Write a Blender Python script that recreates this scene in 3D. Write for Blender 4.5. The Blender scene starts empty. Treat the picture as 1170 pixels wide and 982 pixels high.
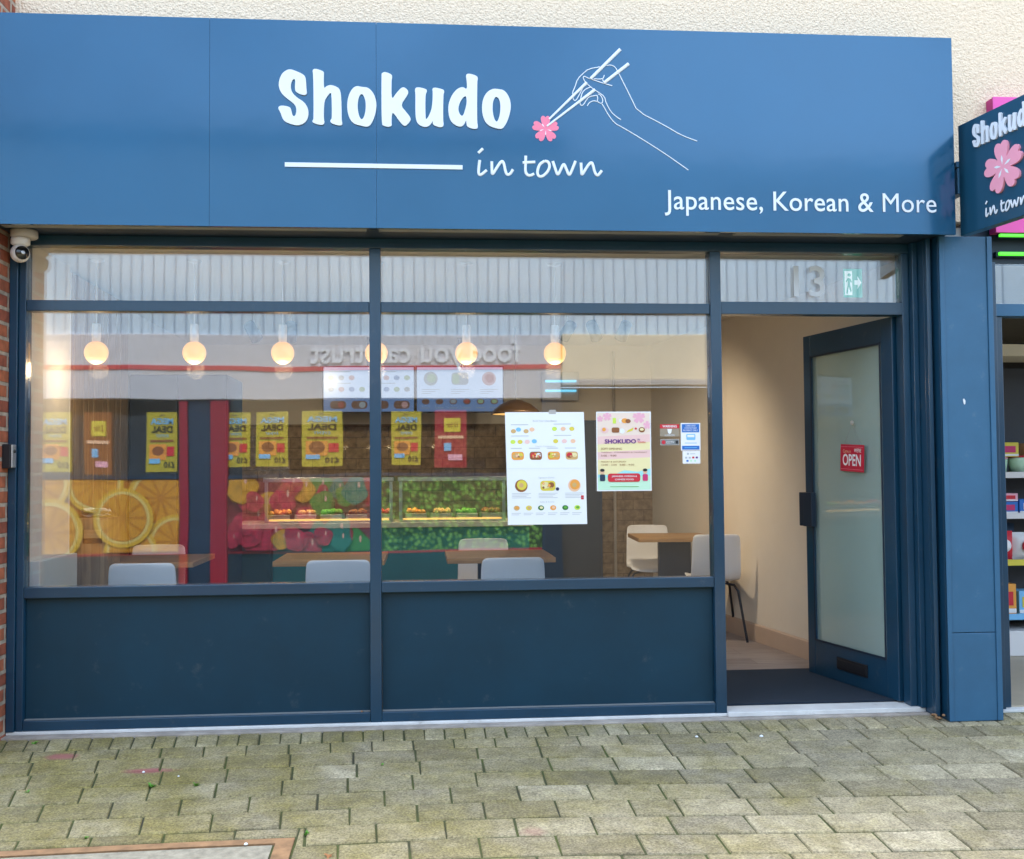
import bpy, bmesh, math, random
import numpy as np
from mathutils import Vector, Matrix
R = math.radians
random.seed(7)
sc = bpy.context.scene
col = sc.collection

# ------------------------------------------------------------------ camera
CX, CD, CZ = .2099, 5.3003, 1.2713
FPX, YAW, PIT, ROL, DU, DV = 1160.09, .0786, .0358, -.0075, -11.56, 6.41
_cy, _sy, _cp, _sp = math.cos(YAW), math.sin(YAW), math.cos(PIT), math.sin(PIT)
FW = Vector((_sy*_cp, _cy*_cp, _sp)); _r = Vector((_cy, -_sy, 0)); _u = _r.cross(FW)
RT = math.cos(ROL)*_r + math.sin(ROL)*_u
UP = -math.sin(ROL)*_r + math.cos(ROL)*_u
cam_d = bpy.data.cameras.new('camera'); cam = bpy.data.objects.new('camera', cam_d); col.objects.link(cam)
M3 = Matrix((RT, UP, -FW)).transposed()
cam.matrix_world = Matrix.Translation((CX, -CD, CZ)) @ M3.to_4x4()
cam_d.sensor_width = 36; cam_d.lens = FPX/1170*36
cam_d.shift_x = -DU/1170; cam_d.shift_y = DV/1170
cam_d.clip_start = .05; cam_d.clip_end = 500
sc.camera = cam
sc.render.resolution_x, sc.render.resolution_y = 1024, 859

# ------------------------------------------------------------------ sky, sun, exposure (bright hazy sky: soft light from high above, the shopfront in open shade)
SUN_EL, SUN_AZ = 62, 8      # azimuth clockwise from +y; a high hazy sun just behind this building
w = bpy.data.worlds.new('World'); sc.world = w; w.use_nodes = True
nt = w.node_tree
sky = nt.nodes.new('ShaderNodeTexSky'); sky.sky_type = 'NISHITA'; sky.sun_disc = False
sky.sun_elevation = R(SUN_EL); sky.sun_rotation = R(SUN_AZ)
sky.air_density = 1.0; sky.dust_density = 4.0; sky.ozone_density = 1.0
# bright cloud cover with thinner bluish gaps
wc_ = nt.nodes.new('ShaderNodeTexCoord'); wn = nt.nodes.new('ShaderNodeTexNoise'); wn.inputs['Scale'].default_value = 2.3; wn.inputs['Detail'].default_value = 5; wn.inputs['Roughness'].default_value = .5
wr_ = nt.nodes.new('ShaderNodeValToRGB'); wr_.color_ramp.elements[0].position = .34; wr_.color_ramp.elements[1].position = .62
wr_.color_ramp.elements[0].color = (.35, .35, .35, 1); wr_.color_ramp.elements[1].color = (1, 1, 1, 1)
wm = nt.nodes.new('ShaderNodeMix'); wm.data_type = 'RGBA'; wm.inputs[7].default_value = (5.6, 7.1, 9.2, 1)
nt.links.new(wc_.outputs['Generated'], wn.inputs['Vector']); nt.links.new(wn.outputs[0], wr_.inputs[0]); nt.links.new(wr_.outputs[0], wm.inputs[0])
nt.links.new(sky.outputs[0], wm.inputs[6]); nt.links.new(wm.outputs[2], nt.nodes['Background'].inputs[0])
nt.nodes['Background'].inputs[1].default_value = .15
sl = bpy.data.lights.new('sun', 'SUN'); sl.energy = 3.2; sl.angle = R(40); sl.color = (1, .95, .87)
so = bpy.data.objects.new('sun', sl); col.objects.link(so)
sd = Vector((math.sin(R(SUN_AZ))*math.cos(R(SUN_EL)), math.cos(R(SUN_AZ))*math.cos(R(SUN_EL)), math.sin(R(SUN_EL))))
so.rotation_euler = sd.to_track_quat('Z', 'Y').to_euler(); so.location = sd*30
vs = sc.view_settings; vs.view_transform = 'Standard'; vs.look = 'None'; vs.gamma = 1; vs.use_curve_mapping = False
vs.exposure = 1.36
sc.cycles.max_bounces = 10; sc.cycles.transparent_max_bounces = 16; sc.cycles.glossy_bounces = 5
sc.cycles.caustics_reflective = False; sc.cycles.caustics_refractive = False
sc.cycles.sample_clamp_indirect = 4

# ------------------------------------------------------------------ helpers
def at(u, v, x=None, y=None, z=None, o=None, n=None):
    """where the sight line through photo pixel (u, v) meets a plane of the place"""
    d = FW + RT*((u-585-DU)/FPX) - UP*((v-491-DV)/FPX)
    c = Vector((CX, -CD, CZ))
    if y is not None: t = (y-c.y)/d.y
    elif x is not None: t = (x-c.x)/d.x
    elif z is not None: t = (z-c.z)/d.z
    else: t = (Vector(o)-c).dot(n)/d.dot(n)
    return c + d*t

MATS = {}
ESC = .47
def mat(name, c, rough=.6, metal=0, spec=.5, noise=0, nscale=8, bump=0, bscale=60, emit=None, estr=0, coat=0, c2=None, coat_rough=.1, coat_ior=1.5, detail=6, dirt=None):
    m = bpy.data.materials.new(name); m.use_nodes = True; MATS[name] = m
    t = m.node_tree; b = t.nodes['Principled BSDF']
    b.inputs['Base Color'].default_value = (*c, 1); b.inputs['Roughness'].default_value = rough
    b.inputs['Metallic'].default_value = metal; b.inputs['Specular IOR Level'].default_value = spec
    b.inputs['Coat Weight'].default_value = coat; b.inputs['Coat IOR'].default_value = coat_ior; b.inputs['Coat Roughness'].default_value = coat_rough
    if emit: b.inputs['Emission Color'].default_value = (*emit, 1); b.inputs['Emission Strength'].default_value = estr*ESC
    tc = t.nodes.new('ShaderNodeTexCoord')
    if noise or c2:
        n = t.nodes.new('ShaderNodeTexNoise'); n.inputs['Scale'].default_value = nscale; n.inputs['Detail'].default_value = detail
        n.inputs['Roughness'].default_value = .62
        t.links.new(tc.outputs['Object'], n.inputs['Vector'])
        r = t.nodes.new('ShaderNodeValToRGB')
        k = 1-noise; a = c2 if c2 else tuple(x*k for x in c); bb = c if c2 else tuple(min(1, x*(1+noise)) for x in c)
        r.color_ramp.elements[0].color = (*a, 1); r.color_ramp.elements[1].color = (*bb, 1)
        r.color_ramp.elements[0].position = .3; r.color_ramp.elements[1].position = .7
        t.links.new(n.outputs[0], r.inputs[0]); t.links.new(r.outputs[0], b.inputs['Base Color'])
        mr = t.nodes.new('ShaderNodeMapRange'); mr.inputs['To Min'].default_value = max(.02, rough-.07); mr.inputs['To Max'].default_value = min(1, rough+.09)
        t.links.new(n.outputs[0], mr.inputs[0]); t.links.new(mr.outputs[0], b.inputs['Roughness'])
    if dirt:
        cc_ = b.inputs['Base Color']; nd = t.nodes.new('ShaderNodeTexNoise'); nd.inputs['Scale'].default_value = dirt[1]; nd.inputs['Detail'].default_value = 9; nd.inputs['Roughness'].default_value = .75
        t.links.new(tc.outputs['Object'], nd.inputs['Vector']); rd = t.nodes.new('ShaderNodeMapRange'); rd.inputs['From Min'].default_value = .60; rd.inputs['From Max'].default_value = .76; rd.inputs['To Max'].default_value = dirt[0]
        t.links.new(nd.outputs[0], rd.inputs[0]); md = t.nodes.new('ShaderNodeMix'); md.data_type = 'RGBA'; md.inputs[7].default_value = (*dirt[2], 1); md.inputs[6].default_value = (*c, 1)
        if cc_.is_linked: t.links.new(cc_.links[0].from_socket, md.inputs[6])
        t.links.new(rd.outputs[0], md.inputs[0]); t.links.new(md.outputs[2], cc_)
    if bump:
        n2 = t.nodes.new('ShaderNodeTexNoise'); n2.inputs['Scale'].default_value = bscale; n2.inputs['Detail'].default_value = 4
        t.links.new(tc.outputs['Object'], n2.inputs['Vector'])
        bp = t.nodes.new('ShaderNodeBump'); bp.inputs['Strength'].default_value = 1; bp.inputs['Distance'].default_value = bump
        t.links.new(n2.outputs[0], bp.inputs['Height']); t.links.new(bp.outputs[0], b.inputs['Normal']); t.links.new(bp.outputs[0], b.inputs['Coat Normal'])
    return m

def glass(name, f0, tint=(1, 1, 1), wave=0, painted_refl=0):
    m = bpy.data.materials.new(name); m.use_nodes = True; t = m.node_tree; t.nodes.clear()
    out = t.nodes.new('ShaderNodeOutputMaterial'); mx = t.nodes.new('ShaderNodeMixShader')
    tr = t.nodes.new('ShaderNodeBsdfTransparent'); tr.inputs[0].default_value = (*tint, 1)
    gl = t.nodes.new('ShaderNodeBsdfGlossy'); gl.inputs['Roughness'].default_value = .012
    lw = t.nodes.new('ShaderNodeLayerWeight'); lw.inputs[0].default_value = .5
    pw = t.nodes.new('ShaderNodeMath'); pw.operation = 'POWER'; pw.inputs[1].default_value = 5
    ma = t.nodes.new('ShaderNodeMath'); ma.operation = 'MULTIPLY_ADD'; ma.inputs[1].default_value = 1-f0; ma.inputs[2].default_value = f0
    t.links.new(lw.outputs['Facing'], pw.inputs[0]); t.links.new(pw.outputs[0], ma.inputs[0]); t.links.new(ma.outputs[0], mx.inputs[0])
    if wave:
        tc = t.nodes.new('ShaderNodeTexCoord'); n = t.nodes.new('ShaderNodeTexNoise'); n.inputs['Scale'].default_value = 1.3; n.inputs['Detail'].default_value = 1
        t.links.new(tc.outputs['Object'], n.inputs['Vector'])
        bp = t.nodes.new('ShaderNodeBump'); bp.inputs['Distance'].default_value = wave; bp.inputs['Strength'].default_value = 1
        t.links.new(n.outputs[0], bp.inputs['Height']); t.links.new(bp.outputs[0], gl.inputs['Normal'])
    t.links.new(tr.outputs[0], mx.inputs[1]); t.links.new(gl.outputs[0], mx.inputs[2]); t.links.new(mx.outputs[0], out.inputs[0])
    if painted_refl:
        df = t.nodes.new('ShaderNodeBsdfDiffuse'); df.inputs[0].default_value = (.52, .68, .66, 1); m2 = t.nodes.new('ShaderNodeMixShader'); m2.inputs[0].default_value = painted_refl  # pale teal diffuse paints the room's reflection into clear glass
        t.links.new(tr.outputs[0], m2.inputs[1]); t.links.new(df.outputs[0], m2.inputs[2]); t.links.new(m2.outputs[0], mx.inputs[1])
    MATS[name] = m; return m

ORG = {}
def tag(o, label=None, cat=None, group=None, kind=None):
    if label: o['label'] = label
    if cat: o['category'] = cat
    if group: o['group'] = group
    if kind: o['kind'] = kind
    return o
def thing(name, label, cat, loc=(0, 0, 0), group=None):
    o = bpy.data.objects.new(name, None); col.objects.link(o); o.location = loc; o.empty_display_size = .1
    ORG[o.name] = Vector(loc)
    return tag(o, label, cat, group)

class MB:
    def __init__(s): s.v = []; s.f = []; s.m = []; s.sm = []
    def add(s, vs, fs, m=0, sm=False):
        k = len(s.v); s.v += [tuple(p) for p in vs]; s.f += [tuple(i+k for i in f) for f in fs]
        s.m += [m]*len(fs); s.sm += [sm]*len(fs); return s
    def box(s, x0, x1, y0, y1, z0, z1, m=0, X=None):
        vs = [Vector((x, y, z)) for z in (z0, z1) for y in (y0, y1) for x in (x0, x1)]
        if X: vs = [X(p) if callable(X) else X @ p for p in vs]
        return s.add(vs, [(0, 2, 3, 1), (4, 5, 7, 6), (0, 1, 5, 4), (2, 6, 7, 3), (0, 4, 6, 2), (1, 3, 7, 5)], m)
    def tube(s, pts, r, n=8, m=0, flat=None, caps=True):
        pts = [Vector(p) for p in pts]; N = len(pts); rs = r if isinstance(r, (list, tuple)) else [r]*N
        ring = []; prev = None
        for i, p in enumerate(pts):
            d = ((pts[min(i+1, N-1)]-p).normalized() + (p-pts[max(i-1, 0)]).normalized()).normalized()
            if prev is None:
                a = d.cross(Vector((0, 0, 1)));  a = a if a.length > .1 else d.cross(Vector((0, 1, 0)))
            else: a = prev - d*prev.dot(d)
            a.normalize(); prev = a; b = d.cross(a)
            for k in range(n):
                q = (a*math.cos(2*math.pi*k/n) + b*math.sin(2*math.pi*k/n))*rs[i]
                if flat: q = q - Vector(flat)*q.dot(Vector(flat))*.7
                ring.append(p+q)
        fs = [(i*n+k, i*n+(k+1) % n, (i+1)*n+(k+1) % n, (i+1)*n+k) for i in range(N-1) for k in range(n)]
        s.add(ring, fs, m, True)
        if caps:
            s.add(ring[:n], [tuple(range(n))[::-1]], m); s.add(ring[-n:], [tuple(range(n))], m)
        return s
    def lathe(s, prof, c=(0, 0, 0), n=24, m=0, axis='z'):
        c = Vector(c); vs = []
        for (r, h) in prof:
            for k in range(n):
                a = 2*math.pi*k/n; x, y = r*math.cos(a), r*math.sin(a)
                vs.append(c + (Vector((x, y, h)) if axis == 'z' else Vector((x, h, y)) if axis == 'y' else Vector((h, x, y))))
        L = len(prof)
        fs = [(i*n+k, i*n+(k+1) % n, (i+1)*n+(k+1) % n, (i+1)*n+k) for i in range(L-1) for k in range(n)]
        return s.add(vs, fs, m, True)
    def prism(s, poly, y0, y1, m=0, X=None):
        n = len(poly); vs = [Vector((a, y0, b)) for a, b in poly] + [Vector((a, y1, b)) for a, b in poly]
        if X: vs = [X(p) if callable(X) else X @ p for p in vs]
        return s.add(vs, [tuple(range(n)), tuple(range(2*n-1, n-1, -1))] + [(i, i+n, (i+1) % n+n, (i+1) % n) for i in range(n)], m)
    def build(s, name, mats, parent=None, bevel=0, smooth=None, seg=2):
        me = bpy.data.meshes.new(name)
        o0 = ORG.get(parent.name, Vector()) if parent else Vector()
        me.from_pydata([Vector(p)-o0 for p in s.v], [], s.f)
        for m in (mats if isinstance(mats, (list, tuple)) else [mats]): me.materials.append(MATS[m] if isinstance(m, str) else m)
        me.polygons.foreach_set('material_index', s.m)
        me.polygons.foreach_set('use_smooth', [bool(x) if smooth is None else smooth for x in s.sm]); me.update()
        bm = bmesh.new(); bm.from_mesh(me); bmesh.ops.recalc_face_normals(bm, faces=bm.faces); bm.to_mesh(me); bm.free()
        o = bpy.data.objects.new(name, me); col.objects.link(o); o.parent = parent; ORG[o.name] = o0
        if bevel:
            b = o.modifiers.new('bevel', 'BEVEL'); b.width = bevel; b.segments = seg; b.limit_method = 'ANGLE'; b.angle_limit = R(40)
        return o
def bx(name, dims, mats, parent=None, bevel=.003): return MB().box(*dims).build(name, mats, parent, bevel)

def frame_map(o, a, b):
    o, a, b = Vector(o), Vector(a).normalized(), Vector(b).normalized(); n = a.cross(b)
    return lambda p: o + a*p[0] + b*p[1] + n*p[2]
def _curve_mesh(cu):
    ob = bpy.data.objects.new('tmp', cu); col.objects.link(ob)
    dg = bpy.context.evaluated_depsgraph_get(); me = bpy.data.meshes.new_from_object(ob.evaluated_get(dg))
    vs = [tuple(v.co) for v in me.vertices]; fs = [tuple(p.vertices) for p in me.polygons]
    bpy.data.objects.remove(ob); bpy.data.curves.remove(cu); bpy.data.meshes.remove(me); return vs, fs
_tc = {}
def text_geo(s, bold=0, ex=0, space=1):
    k = (s, bold, ex, space)
    if k not in _tc:
        cu = bpy.data.curves.new('t', 'FONT'); cu.body = s; cu.size = 1; cu.offset = bold; cu.extrude = ex; cu.space_character = space
        cu.resolution_u = 4
        _tc[k] = _curve_mesh(cu)
    return _tc[k]
def fill_geo(polys, ex=0):
    cu = bpy.data.curves.new('c', 'CURVE'); cu.dimensions = '2D'; cu.fill_mode = 'BOTH'; cu.extrude = ex
    for p in polys:
        sp = cu.splines.new('POLY'); sp.points.add(len(p)-1); sp.use_cyclic_u = True
        for q, (x, y) in zip(sp.points, p): q.co = (x, y, 0, 1)
    return _curve_mesh(cu)
def chaikin(p, n=2, closed=True):
    for _ in range(n):
        q = []
        L = len(p)
        for i in range(L if closed else L-1):
            a, b = p[i], p[(i+1) % L]
            q += [(a[0]*.75+b[0]*.25, a[1]*.75+b[1]*.25), (a[0]*.25+b[0]*.75, a[1]*.25+b[1]*.75)]
        p = q if closed else [p[0]] + q + [p[-1]]
    return p

class Sheet:
    """a flat printed sheet: paper plus layers of ink shapes, in metres from its lower left corner"""
    def __init__(s, F, wd, ht, mats, paper=0, thick=.0008, nseg=1): s.F = F; s.b = MB(); s.mats = mats; s.k = 0; s.w = wd; s.h = ht; [s.rectT(0, ht*i/nseg, wd, ht*(i+1)/nseg, paper, thick) for i in range(nseg)]; s.t = thick
    def rectT(s, x0, y0, x1, y1, m, t):
        s.b.add([s.F(p) for p in [(x0, y0, 0), (x1, y0, 0), (x1, y1, 0), (x0, y1, 0), (x0, y0, t), (x1, y0, t), (x1, y1, t), (x0, y1, t)]],
                [(3, 2, 1, 0), (4, 5, 6, 7), (0, 1, 5, 4), (1, 2, 6, 5), (2, 3, 7, 6), (3, 0, 4, 7)], s.mi(m))
    def mi(s, m):
        if isinstance(m, int): return m
        if m not in s.mats: s.mats.append(m)
        return s.mats.index(m)
    def poly(s, pts, m, L=1): s.b.add([s.F((x, y, s.t+L*.0008)) for x, y in pts], [tuple(range(len(pts)))], s.mi(m)); return s
    def rect(s, x0, y0, x1, y1, m, L=1): return s.poly([(x0, y0), (x1, y0), (x1, y1), (x0, y1)], m, L)
    def disc(s, x, y, rx, m, L=1, ry=None, n=18): ry = ry or rx; return s.poly([(x+rx*math.cos(2*math.pi*k/n), y+ry*math.sin(2*math.pi*k/n)) for k in range(n)], m, L)
    def rrect(s, x0, y0, x1, y1, r, m, L=1):
        p = []
        for cx, cy, a0 in ((x1-r, y1-r, 0), (x0+r, y1-r, 90), (x0+r, y0+r, 180), (x1-r, y0+r, 270)):
            p += [(cx+r*math.cos(R(a0+a)), cy+r*math.sin(R(a0+a))) for a in (0, 30, 60, 90)]
        return s.poly(p, m, L)
    def text(s, t, x, y, h, m, L=2, wd=None, bold=0, align='l'):
        vs, fs = text_geo(t, bold); xs = [v[0] for v in vs]; ys = [v[1] for v in vs]; w0 = max(xs)-min(xs)
        k = h/.73; kx = wd/w0 if wd else k
        off = {'l': 0, 'c': -w0*kx/2, 'r': -w0*kx}[align]
        s.b.add([s.F((x+off+(v[0]-min(xs))*kx, y+v[1]*k, s.t+L*.0008)) for v in vs], fs, s.mi(m)); return s
    def build(s, name, parent=None): return s.b.build(name, s.mats, parent, smooth=False)

# ------------------------------------------------------------------ materials
mat('fascia_paint', (.003, .078, .165), .14, metal=.5, spec=.25, coat=.7, coat_ior=1.6, coat_rough=.09, noise=.05, nscale=1.5, bump=.0035, bscale=1.1)
mat('frame_paint', (.006, .043, .087), .32, spec=.5, noise=.12, nscale=3, coat=.35, coat_rough=.15, dirt=(.3, 9, (.16, .16, .15)))
mat('riser_paint', (.003, .033, .060), .5, spec=.35, noise=.14, nscale=2.2, dirt=(.42, 6, (.13, .14, .14)), bump=.0015, bscale=2.5)
mat('pillar_paint', (.036, .122, .225), .42, spec=.4, noise=.08, nscale=4, bump=.0006, bscale=14, dirt=(.3, 8, (.24, .25, .26)))
mat('dark_paint', (.008, .022, .045), .5)
mat('sign_paint', (.010, .062, .115), .28, coat=.4)
mat('white_vinyl', (.74, .78, .84), .4)
mat('white_sill', (.68, .67, .66), .5, noise=.14, nscale=5, dirt=(.75, 7, (.22, .18, .14)))
mat('grey_strip', (.22, .23, .23), .6)
mat('concrete', (.36, .31, .27), .9, noise=.28, nscale=9, dirt=(.6, 12, (.10, .09, .07)), bump=.002, bscale=50)
mat('pink', (.85, .10, .42), .5); mat('pink_deep', (.55, .03, .2), .5)
mat('pale_pink', (.9, .36, .47), .45)
mat('ink_white', (.85, .85, .87), .5)
mat('plastic_white', (.78, .77, .78), .35); mat('plastic_grey', (.45, .43, .42), .45); mat('black_gloss', (.008, .009, .012), .08, spec=.7)
mat('black_plastic', (.012, .013, .017), .4); mat('silver', (.55, .56, .58), .35, metal=.8); mat('steel', (.5, .5, .5), .28, metal=1)
mat('shell_white', (.88, .89, .92), .38, noise=.02); mat('leg_black', (.008, .01, .02), .4)
mat('navy_panel', (.012, .035, .075), .45, noise=.1); mat('teal_front', (.01, .15, .18), .5, noise=.12, nscale=3)
mat('wall_white', (.72, .71, .68), .8, noise=.03); mat('wall_beige', (.72, .66, .57), .85, noise=.05, nscale=1.6, bump=.0004, bscale=120)
mat('wall_brown', (.33, .27, .20), .8, noise=.06); mat('skirting', (.50, .38, .30), .6, noise=.05)
mat('ceiling_white', (.62, .6, .57), .9); mat('counter_top', (.45, .42, .38), .4, noise=.1)
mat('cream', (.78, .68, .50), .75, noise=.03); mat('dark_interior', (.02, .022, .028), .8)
mat('poster_yellow', (.50, .43, .035), .5); mat('yellow_ink', (.74, .62, .07), .5); mat('poster_red', (.34, .015, .035), .5); mat('red_ink', (.62, .02, .04), .5); mat('blue_ink', (.02, .16, .55), .5); mat('orange_ink', (.85, .36, .06), .5)
mat('brown_ink', (.28, .10, .03), .5); mat('green_ink', (.12, .42, .05), .5); mat('lime_ink', (.62, .80, .10), .5); mat('sky_ink', (.20, .52, .85), .5)
mat('peach_ink', (.88, .55, .36), .5); mat('grey_ink', (.50, .52, .55), .6); mat('navy_ink', (.02, .03, .10), .5); mat('purple_ink', (.12, .02, .22), .5)
mat('cyan_ink', (.35, .75, .78), .5); mat('mint_ink', (.55, .82, .62), .5); mat('butter_ink', (.86, .76, .42), .5); mat('blush_ink', (.86, .58, .55), .5); mat('petal_ink', (.86, .44, .56), .5)
mat('tan_ink', (.66, .42, .17), .5); mat('skin_ink', (.80, .50, .33), .5); mat('black_ink', (.012, .012, .014), .5); mat('magenta_ink', (.60, .03, .16), .5); mat('dkgreen_ink', (.02, .16, .04), .5)
mat('paper', (.84, .86, .88), .6)
mat('rust', (.30, .165, .08), .9, noise=.35, nscale=14, bump=.002, bscale=40)
mat('leaf_green', (.10, .28, .02), .6); mat('leaf_brown', (.34, .14, .05), .8)
mat('red_frame', (.30, .012, .03), .4); mat('clad', (.52, .67, .80), .45, noise=.06, nscale=.7); mat('clad_rib', (.33, .45, .58), .5)
mat('opp_fascia', (.56, .575, .63), .6, noise=.04); mat('asphalt', (.08, .08, .085), .9, noise=.2, nscale=6)
mat('green_led', (.05, .7, .03), .4, emit=(.12, 1, .05), estr=1.1)
mat('amber_lamp', (.9, .5, .1), .4, emit=(1, .55, .16), estr=1.3)
mat('blue_lamp', (.2, .6, .9), .4, emit=(.2, .7, 1), estr=1.0)
mat('spot_lens', (.9, .8, .5), .4, emit=(1, .82, .45), estr=5)
mat('carpet', (.010, .022, .040), .95, noise=.5, nscale=260, bump=.003, bscale=300)
glass('window_glass', .165, (.97, .985, .99), wave=.0012)
glass('door_glass', .09, (.90, .97, .96), painted_refl=.44); glass('case_glass', .05, (.97, 1, .99))
m = mat('bulb_glow', (.9, .6, .3), .4)
t = m.node_tree; b = t.nodes['Principled BSDF']; b.inputs['Emission Strength'].default_value = ESC
_lw = t.nodes.new('ShaderNodeLayerWeight'); _lw.inputs[0].default_value = .35; _cr = t.nodes.new('ShaderNodeValToRGB')
_cr.color_ramp.elements[0].color = (.84, .35, .0, 1); _cr.color_ramp.elements[1].color = (.62, .17, .0, 1); _cr.color_ramp.elements[0].position = .2
t.links.new(_lw.outputs['Facing'], _cr.inputs[0]); t.links.new(_cr.outputs[0], b.inputs['Emission Color'])
def screen_mat(name, c, e): return mat(name, (.02, .02, .02), .2, emit=c, estr=e)
screen_mat('screen_white', (.52, .68, .92), .62); screen_mat('screen_blue', (.12, .24, .50), .55); screen_mat('screen_dim', (.30, .36, .40), .5)
screen_mat('screen_brown', (.14, .06, .03), .5); screen_mat('screen_pink', (.50, .30, .30), .5); screen_mat('screen_green', (.30, .45, .25), .5); screen_mat('screen_red', (.32, .05, .03), .5)
mat('exit_green', (.01, .32, .17), .4, emit=(.02, .5, .28), estr=.35); mat('exit_white', (.8, .85, .83), .4, emit=(.8, .95, .9), estr=.5)

def wood(name, c1, c2, scale=(1, 14, 14), plank=None, rough=.45):
    m = mat(name, c1, rough); t = m.node_tree; b = t.nodes['Principled BSDF']
    tc = t.nodes.new('ShaderNodeTexCoord'); mp = t.nodes.new('ShaderNodeMapping'); mp.inputs['Scale'].default_value = scale
    n = t.nodes.new('ShaderNodeTexNoise'); n.inputs['Scale'].default_value = 3; n.inputs['Detail'].default_value = 7; n.inputs['Distortion'].default_value = .6
    t.links.new(tc.outputs['Object'], mp.inputs[0]); t.links.new(mp.outputs[0], n.inputs['Vector'])
    r = t.nodes.new('ShaderNodeValToRGB'); r.color_ramp.elements[0].color = (*c2, 1); r.color_ramp.elements[1].color = (*c1, 1)
    r.color_ramp.elements[0].position = .35; r.color_ramp.elements[1].position = .65
    t.links.new(n.outputs[0], r.inputs[0]); src = r.outputs[0]
    if plank:
        bk = t.nodes.new('ShaderNodeTexBrick'); bk.inputs['Scale'].default_value = 1; bk.inputs['Brick Width'].default_value = plank[0]; bk.inputs['Row Height'].default_value = plank[1]
        bk.inputs['Mortar Size'].default_value = .0015; bk.inputs['Color1'].default_value = (1, 1, 1, 1); bk.inputs['Color2'].default_value = (.72, .70, .70, 1); bk.inputs['Mortar'].default_value = (.35, .33, .32, 1)
        m2 = t.nodes.new('ShaderNodeMapping'); m2.inputs['Rotation'].default_value = plank[2] if len(plank) > 2 else (0, 0, 0)
        t.links.new(tc.outputs['Object'], m2.inputs[0]); t.links.new(m2.outputs[0], bk.inputs['Vector'])
        mx = t.nodes.new('ShaderNodeMix'); mx.data_type = 'RGBA'; mx.blend_type = 'MULTIPLY'; mx.inputs[0].default_value = 1
        t.links.new(src, mx.inputs[6]); t.links.new(bk.outputs[0], mx.inputs[7]); src = mx.outputs[2]
    t.links.new(src, b.inputs['Base Color']); return m
wood('oak', (.52, .31, .13), (.36, .20, .08)); wood('oak_edge', (.62, .40, .19), (.48, .29, .12))
wood('wall_wood', (.40, .28, .15), (.26, .17, .09), (14, 14, 1)); wood('lino', (.38, .33, .32), (.27, .235, .23), (1.2, 12, 1), plank=(1.2, .18))

def brickmat(name, c1, c2, mortar, bw, rh, ms, bump=.006, off=.5):
    m = mat(name, c1, .85); t = m.node_tree; b = t.nodes['Principled BSDF']
    tc = t.nodes.new('ShaderNodeTexCoord'); sp = t.nodes.new('ShaderNodeSeparateXYZ'); mp = t.nodes.new('ShaderNodeCombineXYZ'); sm_ = t.nodes.new('ShaderNodeMath')
    t.links.new(tc.outputs['Object'], sp.inputs[0]); t.links.new(sp.outputs['X'], sm_.inputs[0]); t.links.new(sp.outputs['Y'], sm_.inputs[1]); t.links.new(sm_.outputs[0], mp.inputs['X']); t.links.new(sp.outputs['Z'], mp.inputs['Y'])
    bk = t.nodes.new('ShaderNodeTexBrick'); bk.inputs['Scale'].default_value = 1; bk.offset = off
    bk.inputs['Brick Width'].default_value = bw; bk.inputs['Row Height'].default_value = rh; bk.inputs['Mortar Size'].default_value = ms; bk.inputs['Mortar Smooth'].default_value = .25
    for k, c in (('Color1', c1), ('Color2', c2), ('Mortar', mortar)): bk.inputs[k].default_value = (*c, 1)
    t.links.new(mp.outputs[0], bk.inputs['Vector'])
    n = t.nodes.new('ShaderNodeTexNoise'); n.inputs['Scale'].default_value = 22; n.inputs['Detail'].default_value = 8
    t.links.new(tc.outputs['Object'], n.inputs['Vector'])
    mx = t.nodes.new('ShaderNodeMix'); mx.data_type = 'RGBA'; mx.blend_type = 'OVERLAY'; mx.inputs[0].default_value = .75
    t.links.new(bk.outputs[0], mx.inputs[6]); t.links.new(n.outputs[0], mx.inputs[7]); t.links.new(mx.outputs[2], b.inputs['Base Color'])
    bp = t.nodes.new('ShaderNodeBump'); bp.inputs['Distance'].default_value = bump; bp.invert = True
    ad = t.nodes.new('ShaderNodeMath'); ad.operation = 'MULTIPLY_ADD'; ad.inputs[1].default_value = -.4
    t.links.new(n.outputs[0], ad.inputs[0]); t.links.new(bk.outputs['Fac'], ad.inputs[2])
    t.links.new(ad.outputs[0], bp.inputs['Height']); t.links.new(bp.outputs[0], b.inputs['Normal']); return m
brickmat('red_brick', (.44, .13, .055), (.27, .07, .04), (.42, .33, .25), .225, .075, .011)
brickmat('tile_wall', (.30, .22, .14), (.25, .18, .11), (.16, .12, .08), .2, .1, .004, .002)

# pebble dash render
m = mat('pebbledash', (.74, .64, .49), .95); t = m.node_tree; b = t.nodes['Principled BSDF']; tc = t.nodes.new('ShaderNodeTexCoord')
v1 = t.nodes.new('ShaderNodeTexVoronoi'); v1.inputs['Scale'].default_value = 110; v1.feature = 'SMOOTH_F1'; n1 = t.nodes.new('ShaderNodeTexNoise'); n1.inputs['Scale'].default_value = 55; n1.inputs['Detail'].default_value = 6
for q in (v1, n1): t.links.new(tc.outputs['Object'], q.inputs['Vector'])
ad = t.nodes.new('ShaderNodeMath'); t.links.new(v1.outputs['Distance'], ad.inputs[0]); t.links.new(n1.outputs[0], ad.inputs[1])
bp = t.nodes.new('ShaderNodeBump'); bp.inputs['Distance'].default_value = .006; bp.inputs['Strength'].default_value = .9
t.links.new(ad.outputs[0], bp.inputs['Height']); t.links.new(bp.outputs[0], b.inputs['Normal'])
cr = t.nodes.new('ShaderNodeValToRGB'); cr.color_ramp.elements[0].color = (.74, .57, .40, 1); cr.color_ramp.elements[1].color = (.87, .69, .50, 1)
cr.color_ramp.elements[0].position = .32; cr.color_ramp.elements[1].position = .52
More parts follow.
